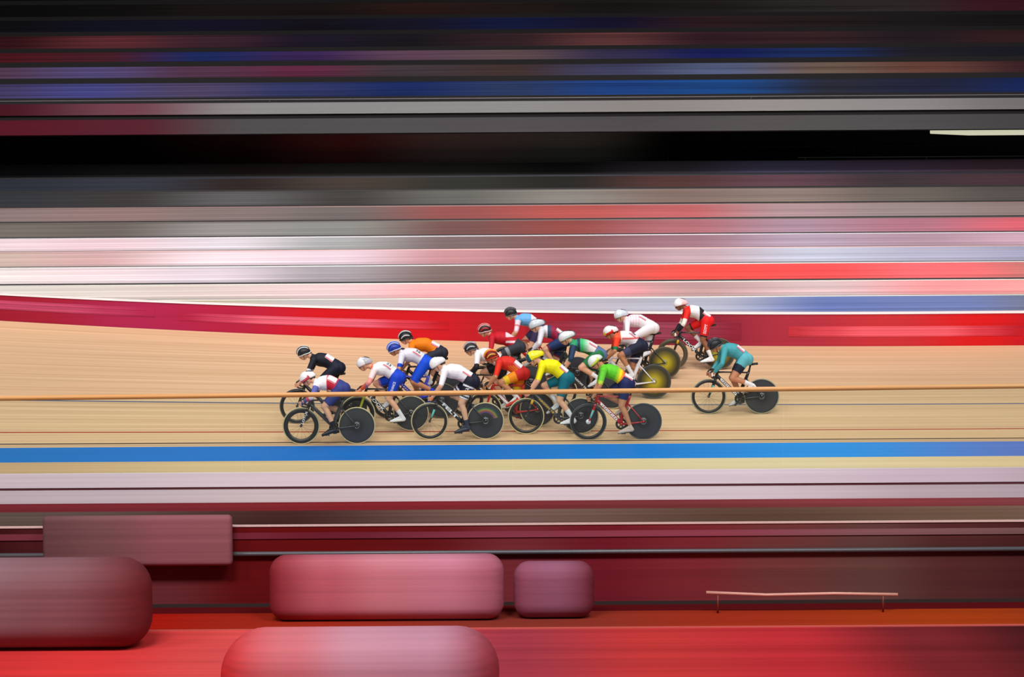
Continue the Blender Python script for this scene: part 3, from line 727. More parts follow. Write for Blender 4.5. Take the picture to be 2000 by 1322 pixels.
def person(d, label):
    hx, hz = d.get('H', (-.38, 1.35)); sx, sz = d.get('S', (-.21, 1.20)); bz = d.get('B', 1.33); px_, pz = d.get('P', (.22, 1.05))
    ph = R(d.get('pitch', 24)); yaw = R(d.get('yaw', 0))
    # ---- joints
    D_ = Vector((0, 0, .014))
    P = Vector((px_, 0, pz)); SH = Vector((sx, 0, sz)); mid = (P + SH) / 2; mid.z = bz - .115
    lum = P.lerp(mid, .5); lum.z += .012; th = mid.lerp(SH, .5); th.z += .012
    f = Vector((-math.cos(ph), 0, -math.sin(ph))); u = Vector((-math.sin(ph), 0, math.cos(ph))); s_ax = Vector((0, 1, 0))
    if yaw:
        q = Matrix.Rotation(yaw, 3, u); f = q @ f; s_ax = q @ s_ax
    HC = Vector((hx, 0, hz)) + f * .01 - u * .035
    nb = SH + Vector((-.03, 0, .045)); skull_base = HC - f * .045 - u * .045
    hips = {}; b = MB()
    b.ball(P + Vector((.0, 0, -.01)), (.138, .160, .128)); b.ball(P + Vector((.060, -.07, -.025)), (.108, .092, .112)); b.ball(P + Vector((.060, .07, -.025)), (.108, .092, .112))
    b.cap(P, lum - D_, .124, .120, 14, 1.15); b.cap(lum - D_, mid - D_, .120, .128, 14, 1.12); b.cap(mid - D_, th - D_, .130, .130, 14, 1.16); b.cap(th - D_, SH + Vector((.02, 0, -.012)), .126, .092, 14, 1.3)
    b.cap(SH + Vector((.02, -.12, -.0)), SH + Vector((.02, .12, -.0)), .070, .070)
    b.cap(nb + Vector((.04, 0, -.02)), skull_base, .058, .052)
    ax = (f, s_ax, u)
    b.ball(HC, (.098, .076, .105), ax, 16, 12)
    b.ball(HC + f * .040 - u * .062, (.055, .052, .058), ax); b.cap(HC + f * .066 - u * .085 - s_ax * .012, HC + f * .066 - u * .085 + s_ax * .012, .022, .022)
    b.ball(HC + f * .055 - u * .025, (.048, .060, .05), ax)
    b.cap(HC + f * .094 - u * .002, HC + f * .110 - u * .038, .010, .014, 8)
    for s_ in (-1, 1): b.ball(HC + s_ax * (.076 * s_) - u * .018, (.020, .009, .030), ax)
    bones = [('torso', P, lum, .12), ('torso', lum, mid, .12), ('torso', mid, th, .12), ('torso', th, SH, .12), ('head', nb + (skull_base - nb) * .2, HC, .09)]
    BB = Vector((.10, 0, .285)); fa = d['phase']; hands = []; feet = []
    for s_, a_ in ((-1, fa), (1, fa + math.pi)):
        S = SH + Vector((.0, .165 * s_, -.012)); Wr = Vector((-.425, .205 * s_, .792)); 
        E = ik(S, Wr, .285, .255, (.35, .9 * s_, -.1))
        b.ball(S, (.068, .062, .068)); b.cap(S, S.lerp(E, .5), .059, .051); b.cap(S.lerp(E, .5), E, .051, .040)
        b.cap(E, E.lerp(Wr, .4), .042, .041); b.cap(E.lerp(Wr, .4), Wr, .041, .028)
        pc = Vector((-.458, .205 * s_, .755)); b.cap(Wr, pc, .026, .024, 12, .8); b.ball(pc, (.036, .020, .040))
        bones += [('uparm', S, E, .05), ('fore', E, Wr, .034), ('hand', Wr, Vector((-.50, .205 * s_, .75)), .03)]; hands.append((s_, pc))
        HJ = P + Vector((.0, .085 * s_, -.02)); ped = BB + Vector((.165 * math.cos(a_), .108 * s_, .165 * math.sin(a_)))
        tilt = R(-16 + 12 * math.cos(a_ + .6)); toe = Vector((-math.cos(tilt), 0, math.sin(tilt)))
        sole = ped + Vector((0, 0, .018)); heel = sole - toe * .165; ank = heel + toe * .035 + Vector((toe.z * .0, 0, .085))
        K = ik(HJ, ank, .425, .415, (-1, .12 * s_, .35))
        b.cap(HJ, HJ.lerp(K, .5), .108, .090, 14); b.cap(HJ.lerp(K, .5), K, .090, .060, 14); b.ball(K, (.062, .058, .062))
        b.cap(K, K.lerp(ank, .32) + Vector((.012, 0, 0)), .053, .056); b.cap(K.lerp(ank, .32) + Vector((.012, 0, 0)), ank, .056, .033)
        b.cap(ank, heel + Vector((0, 0, .035)), .034, .030); b.cap(ank, sole + toe * .06 + Vector((0, 0, .022)), .033, .026)
        bones += [('thigh', HJ, K, .08), ('calf', K, ank, .045), ('foot', ank, sole + toe * .06, .035)]; feet.append((s_, sole, heel, toe, ank))
    me0 = b.mesh('body_raw'); o = bpy.data.objects.new('person', me0); C.objects.link(o)
    rm = o.modifiers.new('r', 'REMESH'); rm.mode = 'VOXEL'; rm.voxel_size = .0115
    sm = o.modifiers.new('s', 'SMOOTH'); sm.factor = .5; sm.iterations = 4
    bpy.context.view_layer.update()
    me = bpy.data.meshes.new_from_object(o.evaluated_get(bpy.context.evaluated_depsgraph_get()))
    o.modifiers.clear()
    vs = [v.co.copy() for v in me.vertices]; fs = [tuple(p.vertices) for p in me.polygons]
    nbody = len(vs)
    bpy.data.meshes.remove(me)
    # five bent fingers on each hand, closed round the bar
    fg = MB(); fg.v = vs; fg.f = fs; eyes = []
    for s_, pc in hands:
        cx_, cy = -.4925, .2025 * s_
        for i in range(4):
            z = .782 - i * .0185; rr = .0085 - (.001 if i == 3 else 0); L4 = (0.92, 1.0, .95, .8)[i]
            arc = [(R(-20), .030), (R(35), .027), (R(95), .026), (R(150 * L4), .025)]
            pts = [Vector((pc.x - .004, pc.y + .008 * s_, z - .004))] + [Vector((cx_ - rd * math.sin(an + .35), cy + s_ * rd * math.cos(an + .35), z - .004 * j)) for j, (an, rd) in enumerate(arc)]
            for j in range(4): fg.cap(pts[j], pts[j + 1], rr * (1 - .06 * j), rr * (1 - .06 * (j + 1)), 8)
        tp_ = [pc + Vector((.006, -.012 * s_, .018)), pc + Vector((-.012, -.030 * s_, .020)), Vector((cx_ - .010, cy - .030 * s_, .772)), Vector((cx_ - .026, cy - .016 * s_, .766))]
        for j in range(3): fg.cap(tp_[j], tp_[j + 1], .0105 - .001 * j, .0095 - .001 * j, 8)
    vs, fs = fg.v, fg.f
    bme = bpy.data.meshes.new('person'); bme.from_pydata([tuple(v) for v in vs], [], fs); bme.update()
    bme.polygons.foreach_set('use_smooth', [True] * len(bme.polygons)); o.data = bme; bpy.data.meshes.remove(me0)
    sk = SKINS[d.get('skin', 'light')]; bme.materials.append(sk); tag(o, label, 'person', 'riders of the racing bunch')
    nor = [v.normal.copy() for v in bme.vertices]
    # ---- regions
    reg = []
    dirn = (mid - P).normalized()
    for i, v in enumerate(vs):
        if i >= nbody: reg.append(('hand', 1.0)); continue
        best = None
        for nm, a_, b_, r_ in bones:
            if nm in ('uparm', 'fore', 'hand', 'thigh', 'calf', 'foot') and (v.y * a_.y < -0.0004): continue
            dd, t = seg_d(v, a_, b_); q = dd / r_
            if best is None or q < best[0]: best = (q, nm, t)
        nm, t = best[1], best[2]
        if nm == 'torso' and (v - P).dot(dirn) < d.get('waist', .085): nm = 'pelvis'; t = 0
        if nm == 'uparm' and t < .04: nm = 'torso'
        if nm == 'head' and t < .12 and (v - nb).length < .075: nm = 'torso'
        reg.append((nm, t))
    sleeve = d.get('sleeve', .8)     # 0..1 upper arm, 1..2 forearm
    leg = d.get('leg', .72)
    def in_jersey(r): return r[0] == 'torso' or (r[0] == 'uparm' and r[1] < min(sleeve, 1.01)) or (r[0] == 'fore' and r[1] < sleeve - 1)
    def in_shorts(r): return r[0] == 'pelvis' or (r[0] == 'thigh' and r[1] < leg)
    def garment(name, test, colf, off, side=0, loose=None):
        keep = [f_ for f_ in fs if (all(test(reg[i]) for i in f_) or (loose and any(test(reg[i]) for i in f_) and all(test(reg[i]) or loose(reg[i]) for i in f_))) and vs[f_[0]].y * side >= 0]
        idx = {}; nv = []; cols = []
        for f_ in keep:
            for i in f_:
                if i not in idx: idx[i] = len(nv); nv.append(vs[i] + nor[i] * off); cols.append(lin(colf(reg[i][0], reg[i][1], vs[i])) + [1])
        if not nv: return None
        ed = {}
        for f_ in keep:
            for k in range(len(f_)):
                e_ = tuple(sorted((idx[f_[k]], idx[f_[(k + 1) % len(f_)]]))); ed[e_] = ed.get(e_, 0) + 1
        nbr = {}
        for (i, j), c_ in ed.items():
            if c_ == 1: nbr.setdefault(i, []).append(j); nbr.setdefault(j, []).append(i)
        for _ in range(4):      # even hems instead of stepped ones
            new = {i: nv[i] * .4 + sum((nv[j] for j in l_), Vector()) / len(l_) * .6 for i, l_ in nbr.items()}
            for i, q_ in new.items(): nv[i] = q_
        g = mk(name, nv, [tuple(idx[i] for i in f_) for f_ in keep], CLOTH, o)
        ca = g.data.color_attributes.new('Col', 'FLOAT_COLOR', 'POINT')
        for i, c in enumerate(cols): ca.data[i].color = c
        return g
    garment('jersey', in_jersey, d['jersey'], .005); garment('shorts', in_shorts, d['shorts'], .0065, 0, in_jersey)
    for s_ in (-1, 1):
        if 'glove' in d: garment('glove', lambda r: r[0] == 'hand' and r[1] > .12, lambda a_, t, p: d['glove'], .0025, s_)
    sock = d.get('sock', ((235, 235, 238), .55))
    for s_ in (-1, 1): garment('sock', lambda r: (r[0] == 'calf' and r[1] > sock[1]) or r[0] == 'foot', lambda a_, t, p: sock[0], .003, s_)
    sh = mat('shoe_colour', d.get('shoe', (232, 232, 236)), .35)
    for s_, sole, heel, toe, ank in feet:
        a = MB(); a.cap(heel + Vector((0, 0, .030)) + toe * .02, sole + Vector((0, 0, .026)), .040, .038, 14, .95); a.cap(sole + Vector((0, 0, .024)), sole + toe * .085 + Vector((0, 0, .016)), .037, .026, 14, 1.15)
        a.cap(ank + Vector((0, 0, -.01)), heel + toe * .03 + Vector((0, 0, .04)), .037, .038)
        x_ = a.build('shoe', sh, o)
        a = MB(); lo = Vector((0, 0, -.010)); a.tube([heel + lo, sole + lo * .6, sole + toe * .1 + lo * .4], [.007, .006, .005], [.030, .040, .026], n=10); a.build('sole', STRAP, x_)
    # ---- face
    for s_ in (-1, 1):
        a = MB(); c_ = HC + f * .091 + s_ax * (.030 * s_) + u * .008; a.ball(c_, (.011, .013, .010), ax); e_ = a.build('eye', EYEW, o)
        a = MB(); a.ball(c_ + f * .008, (.005, .006, .006), ax); a.build('iris', EYED, e_)
    a = MB(); a.cap(HC + f * .096 - u * .062 - s_ax * .020, HC + f * .096 - u * .062 + s_ax * .020, .006, .006, 8); a.cap(HC + f * .093 - u * .070 - s_ax * .014, HC + f * .093 - u * .070 + s_ax * .014, .006, .006, 8); a.build('mouth', LIP, o)
    # ---- helmet
    hs = d['helmet']; kind = hs[0]; hm_ = mat('helmet_shell', hs[1], .28, coat=.5); hm2 = mat('helmet_second', hs[2], .3, coat=.4)
    hc = HC + u * .022 - f * .006
    aero = kind == 'aero'; pt = kind == 'long'
    fa_, ba_ = (.132, .165) if aero else ((.132, .215) if pt else (.134, .142))
    hh_, wd = (.120, .098) if not (kind == 'vent') else (.124, .102)
    def hp(th_, ps, k=1.0):
        c1, s1 = math.cos(th_), math.sin(th_); cp, sp_ = math.cos(ps), math.sin(ps)
        aa = fa_ if c1 > 0 else ba_; ww = wd * (1 - (.28 if (aero or pt) else .08) * max(0, -c1) ** 2)
        drop = -.035 * max(0, -c1) ** 2 * cp if (aero or pt) else -.020 * max(0, -c1) * cp
        return hc + f * (aa * k * cp * c1) + s_ax * (ww * k * cp * s1) + u * (hh_ * k * sp_ + drop)
    def shell(k, lo=-.10, nth=32, nps=10, sel=None):
        vs_, fs_ = [], []
        for j in range(nps):
            for i in range(nth):
                th_ = 2 * math.pi * i / nth; l0 = lo - .30 * max(0, math.sin(abs((th_ if th_ < math.pi else 2 * math.pi - th_)) )) * .9 - .22 * max(0, -math.cos(th_))
                vs_.append(hp(th_, l0 + (math.pi / 2 - l0) * j / nps, k))
        vs_.append(hp(0, math.pi / 2, k)); top = len(vs_) - 1
        for j in range(nps - 1):
            for i in range(nth):
                i2 = (i + 1) % nth; fs_.append((j * nth + i, j * nth + i2, (j + 1) * nth + i2, (j + 1) * nth + i))
        for i in range(nth): fs_.append(((nps - 1) * nth + i, (nps - 1) * nth + (i + 1) % nth, top))
        # rolled inner lip
        base = len(vs_)
        for i in range(nth): q_ = vs_[i]; vs_.append(q_ + (hc - q_) * .16 + u * .012)
        for i in range(nth): i2 = (i + 1) % nth; fs_.append((base + i, base + i2, i2, i))
        return vs_, fs_
    if kind == 'vent':
        vs_, fs_ = shell(.93); hel = mk('helmet', vs_, fs_, mat('helmet_inner', hs[3] if len(hs) > 3 else (24, 24, 26), .5), o)
        for i, yy in enumerate((-.92, -.62, -.32, 0, .32, .62, .92)):
            pts = []
            for j in range(13):
                t = -1.30 + 2.60 * j / 12
                c1 = math.sin(-t); zz_ = math.sqrt(max(.0, 1 - yy * yy)); aa = fa_ if c1 > 0 else ba_
                pts.append(hc + f * (aa * c1 * (zz_ ** .5 if zz_ > 0 else 0.2)) + s_ax * (wd * yy * (0.55 + .45 * math.cos(t))) + u * (hh_ * zz_ * math.cos(t) * .98 - .015 * max(0, -c1) + (-.02 if abs(yy) > .8 else 0)))
            a = MB(); a.tube(pts, [.006] + [.0115] * 11 + [.006], [.006] + [.0115] * 11 + [.006], n=8, up=s_ax); a.build('helmet_rib', hm_ if i % 2 == 0 else hm2, hel)
        a = MB(); rim_ = [hp(2 * math.pi * i / 24, -.10 - .27 * abs(math.sin(2 * math.pi * i / 24)) - .22 * max(0, -math.cos(2 * math.pi * i / 24)), .97) for i in range(25)]
        a.tube(rim_, .010, n=8, up=u, caps=False); a.build('helmet_edge', hm2, hel)
    else:
        vs_, fs_ = shell(1.0); hel = mk('helmet', vs_, fs_, hm_, o)
        if len(hs) > 3:      # second colour on part of the shell: 'side', 'rear', 'front'
            vs2, fs2 = shell(1.012); nth = 32; cen = hc
            def okf(f_):
                c_ = sum((vs2[i] for i in f_), Vector()) / len(f_) - cen
                xf, zf, yf = c_.dot(f), c_.dot(u), abs(c_.dot(s_ax))
                return {'side': zf < .035 and xf < .085, 'rear': xf < -.03, 'front': xf > .045, 'low': zf < .01 and xf > -.07, 'stripe': yf < .03}[hs[3]]
            mk('helmet_panel', vs2, [f_ for f_ in fs2 if okf(f_)], hm2, hel)
        if len(hs) > 4:
            vs2, fs2 = shell(1.02)
            mk('helmet_panel', vs2, [f_ for f_ in fs2 if ((sum((vs2[i] for i in f_), Vector()) / len(f_) - hc).dot(f) > .085 and (sum((vs2[i] for i in f_), Vector()) / len(f_) - hc).dot(u) < .045)], mat('helmet_third', hs[4], .3), hel)
        for yy in (-.03, .03):
            a = MB(); a.tube([hp(R(180) , R(66)) + s_ax * yy, hp(R(180), R(48)) + s_ax * yy * .9, hp(R(180), R(30)) + s_ax * yy * .7], [.004] * 3, [.009] * 3, n=8, up=s_ax); a.build('vent_slot', STRAP, hel)
    for s_ in (-1, 1):
        a = MB(); a.tube([hc + s_ax * (.080 * s_) - u * .03 + f * .02, HC + s_ax * (.066 * s_) - u * .075 + f * .03, HC + f * .045 - u * .112 + s_ax * .01 * s_], .0045, n=6, up=f); a.build('helmet_strap', STRAP, hel)
    if d.get('visor', True):
        vs_, fs_ = [], []; vz = hs[5] if len(hs) > 5 else None
        for j in range(3):
            for i in range(13):
                an = R(-72 + 12 * i); rr = .112
                vs_.append(HC + f * (rr * math.cos(an) * 1.04) + s_ax * (.086 * math.sin(an)) + u * (.024 - .022 * j - .010 * j * math.cos(an) * (1 if d.get('bigvisor') else .2)))
        for j in range(2):
            for i in range(12): fs_.append((j * 13 + i, j * 13 + i + 1, (j + 1) * 13 + i + 1, (j + 1) * 13 + i))
        mk('visor' if d.get('bigvisor') else 'sunglasses', vs_, fs_, VISOR, o)
    # ---- hair
    if 'hair' in d:
        hrm = mat('hair', d['hair'], .6, noise=.2, scale=90); a = MB(); hb = HC - f * .060 - u * .030
        a.ball(hb, (.052, .066, .060), ax); a.cap(hb - f * .02, hb - f * .055 - u * .03, .030, .026)
        if d.get('pony'):
            q_ = hb - f * .055 - u * .03; a.cap(q_, q_ + Vector((.05, -.01, .0)), .022, .018); a.cap(q_ + Vector((.05, -.01, .0)), q_ + Vector((.12, -.02, -.035)), .018, .008)
        a.build('hair', hrm, o)
    # ---- race number and lettering on the suit
    bv = BVHTree.FromPolygons(vs[:nbody], [f_ for f_ in fs if max(f_) < nbody])
    def proj(vs2, c, ux, uy, dr, off):
        out = []
        for a_, b_ in vs2:
            q_ = c + ux * a_ + uy * b_; hit = bv.ray_cast(q_ - dr * .4, dr, .9)[0]
            out.append((hit if hit is not None else q_) - dr * off)
        return out
    ux = dirn * -1.0
    ba = d.get('bib', (.20, .62))
    if ba:
        dr = Vector((0, math.cos(ba[1]), 0)) - (Vector((0, 0, 1)) - dirn * dirn.z).normalized() * math.sin(ba[1]); dr.normalize()
        uy = dr.cross(ux) * -1.0
        if uy.z < 0: uy = -uy
        c = P + dirn * ba[0]; n = 8; g = [((-.085 + .17 * i / n), (-.072 + .144 * j / n)) for j in range(n + 1) for i in range(n + 1)]
        fsg = [(j * (n + 1) + i, j * (n + 1) + i + 1, (j + 1) * (n + 1) + i + 1, (j + 1) * (n + 1) + i) for j in range(n) for i in range(n)]
        nb_ = mk('race_number', proj(g, c, ux, uy, dr, .0125), fsg, WHITE, o)
        g2 = [((-.085 + .17 * i / n), (-.072 + .030 * j / 2)) for j in range(3) for i in range(n + 1)]
        fs2 = [(j * (n + 1) + i, j * (n + 1) + i + 1, (j + 1) * (n + 1) + i + 1, (j + 1) * (n + 1) + i) for j in range(2) for i in range(n)]
        mk('number_stripe', proj(g2, c, ux, uy, dr, .0145), fs2, mat('bib_rose', (214, 118, 130), .5), nb_)
        if d.get('num'):
            tv, tf = text_mesh(d['num'], .02); mk('number_print', proj([(x * .10, y * .065 + .012) for x, y in tv], c, ux, uy, dr, .0150), tf, DARKINK, nb_, smooth=False)
    if 'thigh_text' in d:
        s_t, ln, hh2, tm_ = d['thigh_text']; HJ = bones[[i for i, b_ in enumerate(bones) if b_[0] == 'thigh'][0]]
        kx = (HJ[1] - HJ[2]); kx.y = 0; kx.normalize(); ky = Vector((-kx.z, 0, kx.x)); c = HJ[1].lerp(HJ[2], .42)
        tv, tf = text_mesh(s_t, .015); mk('lettering', proj([(x * ln, y * hh2) for x, y in tv], c, kx, ky, Vector((0, 1, 0)), .012), tf, tm_, o, smooth=False)
    return o


def plain(c): return lambda r, t, p: c


def cuff(base, c, t0=.62, r0='uparm'): return lambda r, t, p: c if (r == r0 and t > t0) else base


def mixc(a, b, t): t = max(0, min(1, t)); return tuple(a[i] + (b[i] - a[i]) * t for i in range(3))


def bands(stops, ax=lambda p: p.x):
    def fn(r, t, p):
        v = ax(p)
        for lim, c in stops:
            if v < lim: return c
        return stops[-1][1]
    return fn


W_ = (238, 236, 242); NAVY = (30, 36, 74); BK = (26, 27, 34)


def gb_j(r, t, p):
    if r == 'fore': return (226, 86, 104) if t < .5 else (96, 100, 160)
    if r == 'uparm': return (92, 98, 168) if .15 < t < .75 else (240, 226, 236)
    if p.x > -.02: return (206, 40, 66) if p.z < 1.19 else ((236, 150, 166) if p.x > .08 else (225, 90, 110))
    return W_


def fra_j(r, t, p):
    if r == 'fore': return mixc((238, 92, 62), (110, 116, 210), (p.x + .36) * 12)
    if r == 'uparm': return (236, 150, 140) if t > .7 else (244, 214, 214)
    return (242, 112, 84) if p.x < -.19 else W_


def egy_j(r, t, p):
    if r == 'fore': return (28, 26, 32)
    if r == 'uparm': return (236, 36, 28) if t < .62 else (232, 226, 214)
    if p.x < -.13: return (236, 36, 28)
    if p.x < .07: return (226, 226, 232)
    return (34, 30, 38)


def irl_j(r, t, p):
    if r in ('uparm', 'fore'): return (40, 60, 92) if p.x > -.31 or t > .4 else (36, 140, 90)
    if -.17 < p.x < -.12: return (46, 64, 96)
    if p.x <= -.17: return (50, 160, 110)
    if p.z < 1.12: return (40, 130, 70)
    return mixc((60, 190, 110), (234, 226, 226), (p.x + .08) * 7)


def nor_j(r, t, p):
    if r in ('uparm', 'fore'): return (226, 222, 234) if p.y < 0 or True else NAVY
    if p.x < -.10: return (222, 220, 228)
    if p.x < -.02: return (66, 74, 104)
    if p.x < .10: return (158, 34, 68)
    return (44, 46, 86)


def ltu_j(r, t, p):
    if r in ('uparm', 'fore'): return (104, 206, 60) if t < .7 else (180, 214, 60)
    v = p.x + (1.20 - p.z) * .35
    if v < -.02: return (96, 205, 44)
    if v < .10: return mixc((96, 205, 44), (250, 226, 40), (v + .02) / .10)
    return mixc((250, 226, 40), (246, 84, 30), (v - .08) / .08)


def por_j(r, t, p):
    if r in ('uparm', 'fore'): return (240, 62, 30) if t < .72 else (28, 112, 70)
    if p.x < -.15: return (242, 96, 60)
    if p.z > 1.20 or p.x < -.13: return (246, 232, 236)
    if p.z > 1.165: return (214, 96, 92)
    return (222, 216, 222)


def can_j(r, t, p):
    if r in ('uparm', 'fore'): return (236, 214, 226) if not (.42 < t < .55) else (220, 120, 130)
    return (112, 178, 232) if p.x < .03 else (240, 232, 244)


def den_j(r, t, p):
    if r in ('uparm', 'fore'): return (192, 24, 44)
    if p.x > -.06 and (p.z > 1.245 or 1.13 < p.z < 1.17) and (int((p.x + 1) * 16) % 2 == 0 or p.x > .05): return (246, 214, 222)
    return (200, 22, 42)


def esp_j(r, t, p):
    if r in ('uparm', 'fore'): return (226, 44, 22)
    if p.z < 1.17 and p.x > -.05 and int((p.x + p.z) * 45) % 2 == 0: return (232, 130, 30)
    return (214, 44, 34)


def ita_j(r, t, p):
    if r == 'uparm' and t > .66: return (16, 66, 190)
    return (222, 220, 232)


def usa_s(r, t, p):
    if r == 'thigh' and (.20 < t < .27 or .58 < t < .65 or .72 < t < .79): return (232, 232, 240)
    return (26, 28, 46)


def jpn_j(r, t, p):
    if r == 'torso' and p.x < -.02: return (242, 206, 218) if int((p.x + 1) * 36) % 2 == 0 else (240, 232, 240)
    return (238, 230, 236)


def tea_s(r, t, p):
    return (92, 176, 188) if (r == 'pelvis' or t < .35) else (26, 34, 52)


